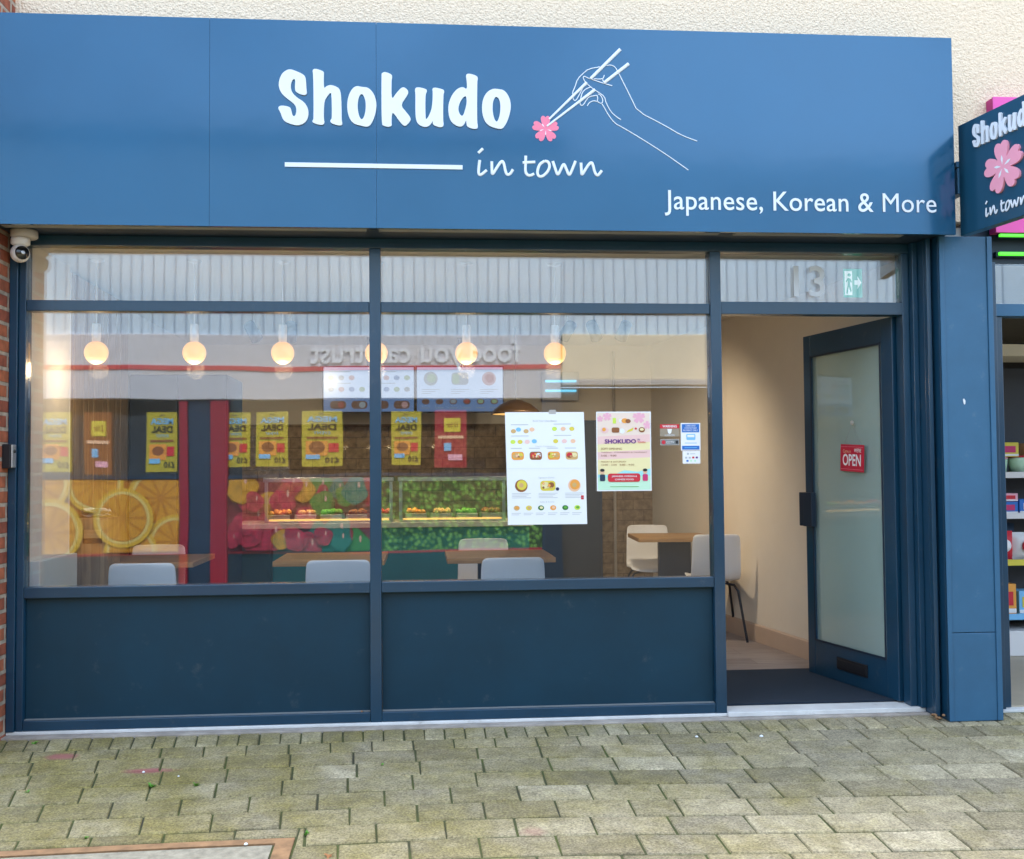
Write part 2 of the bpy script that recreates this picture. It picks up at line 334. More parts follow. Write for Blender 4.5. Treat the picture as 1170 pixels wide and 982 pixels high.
t.links.new(n1.outputs[0], cr.inputs[0]); t.links.new(cr.outputs[0], b.inputs['Base Color'])

# paving blocks: each block its own shade, moss film, grit
m = mat('paver', (.24, .22, .17), .93); t = m.node_tree; b = t.nodes['Principled BSDF']; tc = t.nodes.new('ShaderNodeTexCoord'); ge = t.nodes.new('ShaderNodeNewGeometry')
cr = t.nodes.new('ShaderNodeValToRGB'); e = cr.color_ramp.elements
e[0].color = (.25, .21, .13, 1); e[1].color = (.52, .45, .325, 1)
for p, c in ((.3, (.41, .35, .235, 1)), (.55, (.32, .275, .195, 1)), (.8, (.45, .38, .25, 1))): q = e.new(p); q.color = c
t.links.new(ge.outputs['Random Per Island'], cr.inputs[0])
nm = t.nodes.new('ShaderNodeTexNoise'); nm.inputs['Scale'].default_value = 3.2; nm.inputs['Detail'].default_value = 8; nm.inputs['Roughness'].default_value = .7
ng = t.nodes.new('ShaderNodeTexNoise'); ng.inputs['Scale'].default_value = 105; ng.inputs['Detail'].default_value = 5; ng.inputs['Roughness'].default_value = .75
nb = t.nodes.new('ShaderNodeTexNoise'); nb.inputs['Scale'].default_value = 1.1; nb.inputs['Detail'].default_value = 3
for q in (nm, ng, nb): t.links.new(tc.outputs['Object'], q.inputs['Vector'])
# moss grows more to the left (damp side)
sx = t.nodes.new('ShaderNodeSeparateXYZ'); t.links.new(tc.outputs['Object'], sx.inputs[0])
mrx = t.nodes.new('ShaderNodeMapRange'); mrx.inputs['From Min'].default_value = -2; mrx.inputs['From Max'].default_value = 2.4; mrx.inputs['To Min'].default_value = .18; mrx.inputs['To Max'].default_value = -.06
t.links.new(sx.outputs['X'], mrx.inputs[0])
a1 = t.nodes.new('ShaderNodeMath'); t.links.new(nm.outputs[0], a1.inputs[0]); t.links.new(mrx.outputs[0], a1.inputs[1])
mrm = t.nodes.new('ShaderNodeMapRange'); mrm.inputs['From Min'].default_value = .42; mrm.inputs['From Max'].default_value = .74; mrm.inputs['To Max'].default_value = .85; t.links.new(a1.outputs[0], mrm.inputs[0])
mxm = t.nodes.new('ShaderNodeMix'); mxm.data_type = 'RGBA'; mxm.inputs[7].default_value = (.27, .22, .06, 1)
t.links.new(mrm.outputs[0], mxm.inputs[0]); t.links.new(cr.outputs[0], mxm.inputs[6])
crg = t.nodes.new('ShaderNodeValToRGB'); crg.color_ramp.elements[0].color = (.30, .29, .27, 1); crg.color_ramp.elements[1].color = (1.42, 1.4, 1.36, 1); crg.color_ramp.elements[0].position = .3; crg.color_ramp.elements[1].position = .7
t.links.new(ng.outputs[0], crg.inputs[0])
mxg = t.nodes.new('ShaderNodeMix'); mxg.data_type = 'RGBA'; mxg.blend_type = 'MULTIPLY'; mxg.inputs[0].default_value = 1
t.links.new(mxm.outputs[2], mxg.inputs[6]); t.links.new(crg.outputs[0], mxg.inputs[7])
crb = t.nodes.new('ShaderNodeValToRGB'); crb.color_ramp.elements[0].color = (.58, .57, .53, 1); crb.color_ramp.elements[1].color = (1.3, 1.3, 1.27, 1); crb.color_ramp.elements[0].position = .3; crb.color_ramp.elements[1].position = .7
ns = t.nodes.new('ShaderNodeTexNoise'); ns.inputs['Scale'].default_value = 11; ns.inputs['Detail'].default_value = 8; ns.inputs['Roughness'].default_value = .72
t.links.new(tc.outputs['Object'], ns.inputs['Vector']); t.links.new(ns.outputs[0], crb.inputs[0])
mxb = t.nodes.new('ShaderNodeMix'); mxb.data_type = 'RGBA'; mxb.blend_type = 'MULTIPLY'; mxb.inputs[0].default_value = .8
t.links.new(mxg.outputs[2], mxb.inputs[6]); t.links.new(crb.outputs[0], mxb.inputs[7]); src = mxb.outputs[2]
for c_, k_ in (((-1.47, -.36, 0), (9, 16, 0)), ((-1.02, -.60, 0), (6, 22, 0)), ((.62, -1.43, 0), (14, 14, 0))):
    v_ = t.nodes.new('ShaderNodeVectorMath'); v_.operation = 'SUBTRACT'; v_.inputs[1].default_value = c_; v2_ = t.nodes.new('ShaderNodeVectorMath'); v2_.operation = 'MULTIPLY'; v2_.inputs[1].default_value = k_
    v3_ = t.nodes.new('ShaderNodeVectorMath'); v3_.operation = 'LENGTH'; t.links.new(tc.outputs['Object'], v_.inputs[0]); t.links.new(v_.outputs[0], v2_.inputs[0]); t.links.new(v2_.outputs[0], v3_.inputs[0])
    m_ = t.nodes.new('ShaderNodeMath'); m_.operation = 'ADD'; t.links.new(v3_.outputs['Value'], m_.inputs[0]); t.links.new(ns.outputs[0], m_.inputs[1])
    r_ = t.nodes.new('ShaderNodeMapRange'); r_.inputs['From Min'].default_value = 1.35; r_.inputs['From Max'].default_value = .8; r_.inputs['To Max'].default_value = .75 if c_[0] < 0 else .35; t.links.new(m_.outputs[0], r_.inputs[0])
    x_ = t.nodes.new('ShaderNodeMix'); x_.data_type = 'RGBA'; x_.inputs[7].default_value = (.36, .10, .11, 1); t.links.new(r_.outputs[0], x_.inputs[0]); t.links.new(src, x_.inputs[6]); src = x_.outputs[2]
t.links.new(src, b.inputs['Base Color'])
bp = t.nodes.new('ShaderNodeBump'); bp.inputs['Distance'].default_value = .004; t.links.new(ng.outputs[0], bp.inputs['Height']); t.links.new(bp.outputs[0], b.inputs['Normal'])
# joint soil with moss
mat('joint_soil', (.085, .105, .02), .95, c2=(.042, .036, .026), nscale=4.5, bump=.004, bscale=60)
mat('peas_print', (.1, .3, .03), .5); t = MATS['peas_print'].node_tree; b = t.nodes['Principled BSDF']; tc = t.nodes.new('ShaderNodeTexCoord'); vo = t.nodes.new('ShaderNodeTexVoronoi'); vo.inputs['Scale'].default_value = 15
mp = t.nodes.new('ShaderNodeMapping'); mp.inputs['Scale'].default_value = (1, .01, 1); t.links.new(tc.outputs['Object'], mp.inputs[0]); t.links.new(mp.outputs[0], vo.inputs['Vector'])
cr = t.nodes.new('ShaderNodeValToRGB'); cr.color_ramp.elements[0].color = (.17, .40, .06, 1); cr.color_ramp.elements[1].color = (.01, .05, .01, 1); cr.color_ramp.elements[0].position = .1; cr.color_ramp.elements[1].position = .62
t.links.new(vo.outputs['Distance'], cr.inputs[0]); t.links.new(cr.outputs[0], b.inputs['Base Color'])

def struct(o): return tag(o, kind='structure')

# ------------------------------------------------------------------ ground
def gz(x, y):
    d = max(0, -y-.09)
    return -.028 - .045*min(d, 6) - .0055*((x-.3)**2)*min(1, d/1.4)*(1 if abs(x) < 4 else 0) - (.0055*13.7*min(1, d/1.4) if abs(x) >= 4 else 0)
pv = MB()
rows = [(-.088, .185, .102), (-.276, .155, .203)] + [(-.434-.178*k, .178, .302) for k in range(52)]
def warp(x, y):     # courses are not quite straight
    k = min(1, max(0, (-y-.2)/.35))
    return y + k*(.045*math.exp(-((x-.55)/.7)**2) - .012*math.sin(x*1.1))
for k, (y0, dep, wd) in enumerate(rows):
    x = -4.4 + ((k % 2)*.5 + random.uniform(-.12, .12))*wd
    near = y0 > -2.6
    if k == 0: x = -4.4+.03
    if k == 1: x = -4.4+.081
    while x < 5.6:
        W = wd*(1+random.uniform(-.008, .008)); g = .0035 if k < 2 else .0042
        if k > 2 and random.random() < .015: W *= .62
        x0, x1, ya, yb = x+g, x+W-g, y0-.0055, y0-dep+.0055
        wx_ = lambda q, y: q + .10*max(0, .5-q)*min(1.6, max(0, -y-.1))
        jobs = [(x0, x1, ya, yb, None, None)]
        if wx_(x0, yb) < -.262 and yb < -1.403 and wx_(x1, yb) > -2.16 and ya > -2.21:      # blocks cut round the manhole frame
            jobs = [(x0, x1, ya, yb, -.262, None)] if wx_(x1, yb) > -.24 else []
            if ya > -1.39: jobs.append((x0, x1, ya, -1.403, None, -.268 if jobs else None))
        for x0, x1, ya, yb, cut, cap in jobs:
            sk = random.uniform(-.003, .003); dz = random.uniform(-.0012, .0012); c = .004
            def W4(pts):
                out = []
                for q_, p in pts:
                    X_ = wx_(*p)
                    if cut is not None: X_ = max(cut+(c if q_ else 0), X_)
                    if cap is not None: X_ = min(cap-(c if q_ else 0), X_)
                    out.append((X_, p[1]))
                return out
            P = W4([(0, (x0, ya)), (0, (x1, ya)), (0, (x1+sk, yb)), (0, (x0+sk, yb))]); Q = W4([(1, (x0+c, ya-c)), (1, (x1-c, ya-c)), (1, (x1-c+sk, yb+c)), (1, (x0+c+sk, yb+c))])
            tl = (random.uniform(-.0015, .0015), random.uniform(-.002, .002))
            zt = lambda p: gz(*p) + dz + (p[0]-x0)*tl[0]*3 + (p[1]-ya)*tl[1]*3
            vs = [(p[0], warp(*p), zt(p)-.035) for p in P] + [(p[0], warp(*p), zt(p)-.005) for p in P] + [(p[0], warp(*p), zt(p)) for p in Q]
            fs = [(4+i, 4+(i+1) % 4, 8+(i+1) % 4, 8+i) for i in range(4)] + [(i, (i+1) % 4, 4+(i+1) % 4, 4+i) for i in range(4)] + [(8, 9, 10, 11)]
            pv.add(vs, fs)
        x += W
struct(pv.build('pavement', 'paver'))
js = MB(); nx, ny = 80, 120; X0, X1, Y0, Y1 = -4.6, 5.8, -.02, -9.0
vs = [(X0+(X1-X0)*i/nx, Y0+(Y1-Y0)*j/ny, gz(X0+(X1-X0)*i/nx, Y0+(Y1-Y0)*j/ny)-.0065) for j in range(ny+1) for i in range(nx+1)]
js.add(vs, [(j*(nx+1)+i, j*(nx+1)+i+1, (j+1)*(nx+1)+i+1, (j+1)*(nx+1)+i) for j in range(ny) for i in range(nx)])
struct(js.build('paving_bed', 'joint_soil', smooth=True))
struct(bx('ground', (-90, 90, -90, 60, -.8, -.5), 'asphalt', bevel=0))
struct(bx('threshold_strip', (-1.9, 3.2, -.092, -.002, -.2, -.021), 'concrete', bevel=.004))

# manhole cover: rusty frame with a paved infill, lower left
mc = thing('manhole_cover', 'paved manhole cover with a rusty orange steel frame set in the paving', 'manhole cover', (-1.0, -1.8, -.09))
fr = MB(); zz = -.079
def slab(mb, x0, x1, y0, y1, top, t, m=0, n=0):
    if n:
        for i in range(n): slab(mb, x0+(x1-x0)*i/n, x0+(x1-x0)*(i+1)/n, y0, y1, top, t, m)
        return mb
    z = lambda x, y: gz(x, y)+top
    mb.add([(x0, y0, z(x0, y0)-t), (x1, y0, z(x1, y0)-t), (x1, y1, z(x1, y1)-t), (x0, y1, z(x0, y1)-t), (x0, y0, z(x0, y0)), (x1, y0, z(x1, y0)), (x1, y1, z(x1, y1)), (x0, y1, z(x0, y1))],
           [(3, 2, 1, 0), (4, 5, 6, 7), (0, 1, 5, 4), (1, 2, 6, 5), (2, 3, 7, 6), (3, 0, 4, 7)], m)
slab(fr, -2.15, -.27, -1.455, -1.41, .001, .05, n=12); slab(fr, -.335, -.27, -2.2, -1.455, .001, .05); slab(fr, -2.15, -2.085, -2.2, -1.455, .001, .05); slab(fr, -2.085, -.335, -2.2, -2.14, .001, .05)
fr.build('frame', 'rust', mc)
inf = MB(); slab(inf, -2.08, -.345, -2.135, -1.462, -.003, .05, n=14); inf.build('infill', mat('infill_stone', (.30, .265, .20), .9, noise=.3, nscale=30, bump=.003, bscale=90), mc)

# ------------------------------------------------------------------ room shell
def wx(y): return 2.602 - .1388*(y-2.636)          # inner face of the slanting right wall
struct(bx('floor', (-2.4, 3.1, .0, 5.2, -.3, 0), 'lino', bevel=0))
struct(bx('ceiling', (-2.4, 3.19, .06, 5.2, 2.46, 2.6), 'ceiling_white', bevel=0))
fl = MB(); 
fl.add([(wx(.06), .06, 0), (wx(4.4), 4.4, 0), (wx(4.4)+.12, 4.4, 0), (3.19, .06, 0), (wx(.06), .06, 2.5), (wx(4.4), 4.4, 2.5), (wx(4.4)+.12, 4.4, 2.5), (3.19, .06, 2.5)],
       [(0, 1, 5, 4), (1, 2, 6, 5), (2, 3, 7, 6), (3, 0, 4, 7), (0, 3, 2, 1), (4, 5, 6, 7)])
wr = fl.build('wall_right', 'wall_beige'); struct(wr)
sk = MB(); sk.add([(wx(.1)-.018, .1, .001), (wx(4.2)-.018, 4.2, .001), (wx(4.2)-.002, 4.2, .001), (wx(.1)-.002, .1, .001), (wx(.1)-.018, .1, .12), (wx(4.2)-.018, 4.2, .12), (wx(4.2)-.002, 4.2, .13), (wx(.1)-.002, .1, .13)],
       [(0, 1, 5, 4), (1, 2, 6, 5), (2, 3, 7, 6), (3, 0, 4, 7), (4, 5, 6, 7)]); struct(sk.build('skirting_board', 'skirting'))
bw = MB().box(-2.3, 3.0, 4.2, 4.4, 0, 1.72, 1).box(-2.3, 3.0, 4.2, 4.4, 1.721, 2.5, 0); struct(bw.build('wall_back', ['wall_beige', 'tile_wall']))
lw_ = MB().box(-1.99, -1.79, .05, .642, 0, 2.5, 0).box(-2.1, -1.90, .643, 4.2, 0, 2.5, 1)
struct(lw_.build('wall_left', ['wall_white', 'wall_white']))
wc = thing('wood_cladding', 'vertical oak boarding fixed to the white left wall inside the room', 'wall cladding', (-1.85, .65, 0))
bd = MB(); y = .66
while y < 1.80: bd.box(-1.897, -1.80-random.uniform(0, .006), y, y+.088, .002, 2.44); y += .092
bd.build('boards', 'wall_wood', wc, .003)
bx('end_trim', (-1.895, -1.788, .644, .658, .002, 2.44), 'plastic_white', wc, .002)

# upper wall and brick pier
tag(bx('rendered_wall', (-16, 16, .0, .25, 2.62, 4.2), 'pebbledash', bevel=0), 'cream pebbledash wall above the blue fascia', 'wall')
tag(bx('brick_pier', (-2.75, -1.857, -.42, .30, -.3, 3.75), 'red_brick', bevel=.004), 'red brick pier with pale mortar at the far left of the shopfront', 'brick pier')

# ------------------------------------------------------------------ shopfront
SF = thing('shopfront', 'dark blue framed shop window with two large panes above solid lower panels', 'shopfront', (0, 0, 0))
def part(name, dims, m='frame_paint', p=SF, b=.003): return bx(name, dims, m, p, b)
part('jamb', (-1.855, -1.815, -.045, .05, -.004, 2.49)); part('jamb', (-1.8135, -1.779, -.03, .05, -.004, 2.434))
part('mullion', (-.059, -.001, -.032, .055, -.004, 2.434)); part('mullion', (1.742, 1.80, -.034, .055, -.004, 2.434))
part('head_rail', (-1.8135, 2.84, -.028, .05, 2.4355, 2.487))
sof = MB().box(-1.81, -.06, -.27, -.22, 2.4765, 2.4875).box(0, 1.73, -.27, -.22, 2.4765, 2.4875).box(1.81, 2.70, -.27, -.22, 2.4765, 2.4875); sof.build('shutter_slot', 'grey_strip', SF, .002)
part('transom', (-1.778, -.060, -.026, .05, 2.101, 2.156)); part('transom', (0, 1.741, -.026, .05, 2.101, 2.156)); part('transom', (1.801, 2.838, -.026, .05, 2.101, 2.168))
part('sill', (-1.778, -.060, -.03, .05, .654, .708)); part('sill', (0, 1.741, -.03, .05, .654, .708))
part('bottom_rail', (-1.778, -.060, -.03, .05, -.003, .046)); part('bottom_rail', (0, 1.741, -.03, .05, -.003, .046))
for x0, x1 in ((-1.777, -.061), (.001, 1.740)):
    part('lower_panel', (x0, x1, .006, .045, .047, .6535), 'riser_paint', b=0)
    bead = MB().box(x0, x1, -.012, .0055, .0465, .0505); bead.build('drip_edge', 'grey_strip', SF)
part('sill_strip', (-1.855, 1.80, -.04, .0, -.0205, -.0045), 'white_sill'); part('sill_strip', (1.8005, 2.87, -.055, .09, -.0205, .004), 'white_sill')
part('jamb', (2.80, 2.838, -.03, .05, .0045, 2.434)); part('jamb', (2.8395, 2.868, -.07, .05, .0045, 2.4865)); part('jamb', (2.8695, 2.915, -.13, .05, -.018, 2.4865), 'frame_paint')
part('jamb', (2.8695, 2.893, -.165, -.131, -.018, 2.4865))
panes = [(-1.778, -.060, .7085, 2.1005), (0, 1.741, .7085, 2.1005), (-1.778, -.060, 2.1565, 2.435), (0, 1.741, 2.1565, 2.435), (1.801, 2.799, 2.1685, 2.435)]
for a, b_, c, d in panes: bx('glass_pane', (a, b_, .004, .026, c, d), 'window_glass', SF, 0)
# house number on the transom glass
nv = MB(); vs, fs = text_geo('13', .01); F = frame_map((0, .002, 0), (1, 0, 0), (0, 0, 1)); q = at(898, 338, y=0)
nv.add([F((q.x+v[0]*.235, 2.205+v[1]*.235, 0)) for v in vs], fs); nv.build('house_number', mat('etched', (.62, .66, .70), .6), SF)

# pillar
PL = thing('pillar', 'blue painted panelled pillar at the right of the open door', 'pillar', (3.05, -.1, 0))
bx('shaft', (2.916, 3.172, -.215, .2, .42, 2.487), 'pillar_paint', PL, .003); bx('base', (2.916, 3.172, -.216, .2, -.035, .417), 'pillar_paint', PL, .003)
bx('edge_trim', (2.912, 2.936, -.222, -.2165, -.033, 2.486), 'pillar_paint', PL, .002); bx('edge_trim', (3.1725, 3.20, -.222, -.05, -.033, 2.486), 'pillar_paint', PL, .002)
bx('return_face', (2.9085, 2.9155, -.213, .05, -.03, 2.4865), 'frame_paint', PL, .001)  # darker paint here puts the shade of the pillar's left side into the colour

p = at(1101.5, 459, y=-.216); sc_ = MB().add([(p.x+dx, -.2175, p.z+dz) for dx, dz in ((-.006, .012), (.0, .016), (.007, .004), (.006, -.012), (.0, -.017), (-.004, -.004))], [(0, 1, 2, 3, 4, 5)])
sc_.add([(p.x+dx, -.2155, p.z+dz) for dx, dz in ((-.006, .012), (.0, .016), (.007, .004), (.006, -.012), (.0, -.017), (-.004, -.004))], [(5, 4, 3, 2, 1, 0)]); sc_.build('paint_chip', 'white_vinyl', PL)
rp = MB()
for i in range(9): rp.lathe([(0, 0), (.010, .002), (.008, .008), (0, .012)], (2.88+random.uniform(-.03, .025), -.13-random.uniform(.01, .07), -.030+random.uniform(0, .02)), 6)
rp.build('rust_flakes', 'rust', PL)

# ------------------------------------------------------------------ fascia sign
YF = -.32
FS = thing('fascia_sign', 'long blue fascia sign with white lettering and a hand holding chopsticks', 'shop sign', (.5, -.2, 2.49))
for x0, x1 in ((-1.856, -.8146), (-.8136, -.0077), (-.0068, 2.952)):
    bx('panel', (x0, x1, YF, YF+.02, 2.471, 3.497), 'fascia_paint', FS, .0007)
bx('soffit', (-1.856, 2.95, YF+.021, -.001, 2.488, 2.50), 'dark_paint', FS, .001); bx('top_flashing', (-1.856, 2.95, YF+.0205, -.001, 3.47, 3.4962), 'frame_paint', FS, .001)  # soffit's dark tone carries the deep shadow under the fascia
bx('end_cap', (2.935, 2.9515, YF+.0208, -.001, 2.5005, 3.4695), 'frame_paint', FS, .001)
LA = lambda x, y: (300+x/6.1375, 60+y/6.1375)
LB = lambda x, y: (440+x/6.1375, 60+y/6.1375)
GLY = {
 'S': (LA, [[(190,120),(240,137),(290,160),(305,185),(308,260),(314,290),(300,305),(270,300),(232,280),(228,250),(232,200),(222,188),(205,205),(197,245),(207,285),(240,320),(290,350),(318,390),(325,440),(310,485),(280,508),(245,517),(200,507),(158,490),(140,465),(125,420),(110,398),(118,380),(150,377),(195,388),(203,410),(210,445),(222,455),(235,440),(240,400),(228,370),(190,340),(145,305),(120,265),(113,225),(125,175),(150,140)]]),
 'h': (LA, [[(350,130),(370,117),(432,138),(430,160),(430,262),(450,240),(480,232),(520,245),(545,265),(552,320),(555,410),(555,480),(562,505),(550,518),(510,512),(475,495),(478,475),(488,468),(485,300),(478,285),(455,310),(432,350),(430,475),(437,492),(425,514),(390,510),(350,495),(352,480),(360,470),(357,160)]]),
 'o': (LA, [[(655,238),(700,248),(740,250),(775,285),(795,330),(800,390),(785,460),(760,510),(735,528),(690,518),(640,505),(608,465),(593,400),(597,330),(620,270)], [(695,293),(712,310),(724,350),(724,410),(712,460),(695,478),(678,455),(667,400),(668,350),(678,310)]]),
 'k': (LB, [[(-22,150),(0,140),(48,160),(50,180),(45,200),(45,342),(75,295),(120,245),(150,258),(166,283),(150,315),(108,375),(150,425),(185,470),(165,500),(140,525),(110,500),(57,423),(47,440),(45,500),(48,515),(30,528),(-10,520),(-25,505),(-25,160)]]),
 'u': (LB, [[(208,255),(235,248),(290,262),(294,278),(282,300),(283,470),(290,475),(310,445),(330,390),(335,280),(330,258),(350,250),(410,265),(415,280),(408,300),(406,480),(412,515),(395,532),(350,520),(333,505),(335,480),(320,510),(290,530),(250,520),(222,495),(212,440),(213,300)]]),
 'd': (LB, [[(565,160),(590,152),(645,170),(650,190),(645,210),(644,490),(650,520),(648,540),(610,540),(575,525),(570,505),(568,475),(555,510),(530,528),(490,515),(455,480),(442,420),(445,360),(470,300),(505,260),(545,245),(575,268),(572,200)], [(570,310),(572,360),(560,410),(548,445),(535,452),(518,430),(512,395),(525,350),(550,315)]]),
 'oo': (LB, [[(755,258),(800,263),(830,268),(860,300),(880,350),(880,410),(860,480),(835,525),(815,543),(770,535),(720,515),(690,470),(678,410),(682,340),(710,285)], [(782,315),(800,330),(809,375),(805,440),(790,485),(778,493),(762,465),(752,410),(755,350),(768,320)]]),
}
WORD = []
for k, (L, polys) in GLY.items():
    pp = [[(lambda q: (q.x, q.z))(at(*L(*p), y=YF)) for p in chaikin(poly, 2)] for poly in polys]
    WORD.append(pp)
    vs, fs = fill_geo(pp, .004)
    MB().add([(v[0], YF-.0045-v[2], v[1]) for v in vs], fs).build('letter', 'white_vinyl', FS)
def strokes(name, L, lines, r, m, parent, y=YF-.002, sm=2, n=8):
    mb = MB()
    for ln in lines:
        p = [at(*L(*q), y=y) for q in (chaikin(ln, sm, False) if len(ln) > 2 else ln)]
        mb.tube(p, r, n, flat=(0, 1, 0))
    return mb.build(name, m, parent)
LT = lambda x, y: (530+x/6.5, 160+y/6.5)
TOWN = [[(107,98),(142,65)], [(118,150),(108,230),(112,258),(128,262),(170,225)], [(207,160),(208,220),(210,264),(240,215),(270,168),(288,156),(300,185),(308,232),(320,260),(342,258),(365,220)],
 [(460,118),(458,180),(456,235),(470,262),(495,267),(522,252)], [(437,170),(530,165)], [(600,158),(562,180),(545,232),(550,268),(578,276),(618,245),(640,200),(628,162),(600,158)],
 [(660,158),(680,220),(697,268),(720,220),(742,172),(760,215),(782,272),(805,220),(830,157)], [(870,170),(872,220),(875,268),(900,225),(930,178),(952,166),(962,200),(972,242),(987,266),(1002,260),(1025,228)]]
strokes('script_lettering', LT, TOWN, .0072, 'white_vinyl', FS)
a, b2 = at(325.5, 188.3, y=YF), at(528.5, 192, y=YF)
bx('underline', (a.x, b2.x, YF-.006, YF-.0005, a.z-.012, a.z+.010), 'white_vinyl', FS, .001)
LH = lambda x, y: (590+x/5.318, 40+y/5.318)
HAND = [[(1098,646),(1000,610),(900,550),(735,465),(700,390),(650,290),(620,230),(600,195),(575,183),(548,187)], [(508,195),(440,207),(405,235),(372,268),(355,320),(340,352),(345,368),(345,395),(362,402),(390,350),(410,310)],
 [(583,310),(530,295),(470,275),(440,265),(410,250),(405,262),(420,290),(460,325),(500,350),(535,375),(545,415),(575,470),(610,500),(635,516)], [(470,268),(525,270),(535,245)], [(523,270),(532,290)],
 [(1045,822),(900,720),(750,625),(640,560),(600,540),(560,490),(530,435),(520,420)], [(390,390),(400,350),(420,330),(450,318)], [(385,395),(388,428),(405,430),(430,388),(445,375),(490,368)],
 [(430,432),(445,410),(470,400),(490,406)], [(490,368),(495,385),(490,406),(520,420),(527,395),(510,365),(497,360)]]
strokes('hand_outline', LH, HAND, .0026, 'white_vinyl', FS, sm=1, n=6)
ch = MB()
for ln, r in (([(632,88),(452,266)], (.0095, .0085)), ([(428,290),(200,512)], (.0085, .0055)), ([(683,176),(533,292)], (.0095, .0085)), ([(478,333),(186,555)], (.0085, .005))):
    p = [at(*LH(*q), y=YF-.004) for q in ln]; ch.tube(p, list(r), 6, flat=(0, 1, 0))
ch.build('chopsticks', 'white_vinyl', FS)
def blossom(cx, cy, rad, n=5, rot=90, notch=.84):
    out = []
    for k in range(n):
        a0 = rot - 360/n*k
        for da, rr in ((36, .34), (31, .62), (24, .88), (14, 1.0), (5, .97), (0, notch), (-5, .97), (-14, 1.0), (-24, .88), (-31, .62)):
            out.append((cx+rad*rr*math.cos(R(a0+da)), cy+rad*rr*math.sin(R(a0+da))))
    return out
def stamens(mb, cx, cy, rad, n=5, rot=90, wd=.06, r0=.12, r1=.5, F=None, h=0):
    for k in range(n):
        a = R(rot-360/n*k); d = Vector((math.cos(a), math.sin(a))); s = Vector((-d.y, d.x))
        pts = [d*rad*r0, d*rad*(r0+(r1-r0)*.6)+s*rad*wd, d*rad*r1, d*rad*(r0+(r1-r0)*.6)-s*rad*wd]
        mb.add([F((cx+p.x, cy+p.y, h)) for p in pts], [(0, 1, 2, 3)])
FF = frame_map((0, YF, 0), (1, 0, 0), (0, 0, 1))
c = at(*LH(177, 573), y=YF); rad = .068
vs, fs = fill_geo([chaikin(blossom(c.x, c.z, rad), 1)], .0015)
fo = MB().add([FF((v[0], v[1], .0016+v[2])) for v in vs], fs).build('blossom', mat('blossom_pink', (.85, .20, .31), .45), FS)
st = MB(); stamens(st, c.x, c.z, rad, rot=-90, wd=.035, r1=.5, F=FF, h=.0038); st.build('stamen_lines', 'ink_white', fo)
vs, fs = text_geo('Japanese, Korean & More', 0, .006, 1.03); xs = [v[0] for v in vs]
a, b2 = at(759.5, 239.5, y=YF), at(1069.5, 239, y=YF); kk = (b2.x-a.x)/(max(xs)-min(xs)); kz = kk*1.06
xoff = 0
for wd_ in ('Japanese,', 'Korean', '&', 'More'):
    v2, f2 = text_geo(wd_, 0 if wd_ == 'More' else .005, .006, 1.03); pre = 'Japanese, Korean & More'.split(wd_)[0]
    px0 = max([v[0] for v in text_geo(pre+'.', 0, .006, 1.03)[0]])-max([v[0] for v in text_geo('.', 0, .006, 1.03)[0]]) if pre else 0
    MB().add([FF((a.x+(v[0]+px0-min(xs))*kk, a.z+.001+v[1]*kz, .0035+v[2]*kk)) for v in v2], f2).build('tagline_word', 'white_vinyl', FS)

# projecting sign, square to the wall
PS = thing('projecting_sign', 'dark blue sign board standing out from the wall with a large pink blossom', 'hanging sign', (3.02, -.27, 2.7))
SA = Vector((.070, -.395, 0)).normalized(); SO = Vector((3.008, -.262, 2.478)); SN = Vector((-SA.y, SA.x, 0))
MB().box(0, .66, 0, .05, 0, .578, X=lambda p: SO+SA*p[0]+SN*p[1]+Vector((0, 0, p[2]))).build('board', 'sign_paint', PS, .002)
br = MB().box(2.995, 3.05, -.2615, -.002, 2.84, 2.87).box(3.0, 3.045, -.2615, -.002, 2.70, 2.835); br.build('bracket', 'pillar_paint', PS, .002)
FP = frame_map(SO, SA, (0, 0, 1))
allx = [q[0] for pp in WORD for poly in pp for q in poly]; allz = [q[1] for pp in WORD for poly in pp for q in poly]
x0, z0 = min(allx), min(allz); kx, kz = .425/(max(allx)-x0), .125/(max(allz)-z0)
for pp in WORD:
    vs, fs = fill_geo([[((q[0]-x0)*kx+.115, (q[1]-z0)*kz+.42) for q in poly] for poly in pp], .005)
    MB().add([FP((v[0], v[1], .0055+v[2])) for v in vs], fs).build('letter', 'white_vinyl', PS)
vs, fs = fill_geo([chaikin(blossom(.325, .268, .130, rot=96), 1)], .006)
bl = MB().add([FP((v[0], v[1], .0065+v[2])) for v in vs], fs).build('blossom', 'pale_pink', PS)
st = MB(); stamens(st, .325, .268, .130, wd=.055, r0=.08, r1=.46, F=FP, h=.0135, rot=96); st.build('stamen_lines', 'ink_white', bl)
tb = MB()
for ln in TOWN:
    tb.tube([FP(((q[0]-100)/930*.285+.19, .132-(q[1]-60)/220*.085, .004)) for q in (chaikin(ln, 2, False) if len(ln) > 2 else ln)], .0055, 8, flat=tuple(SN))
tb.build('script_lettering', 'white_vinyl', PS)

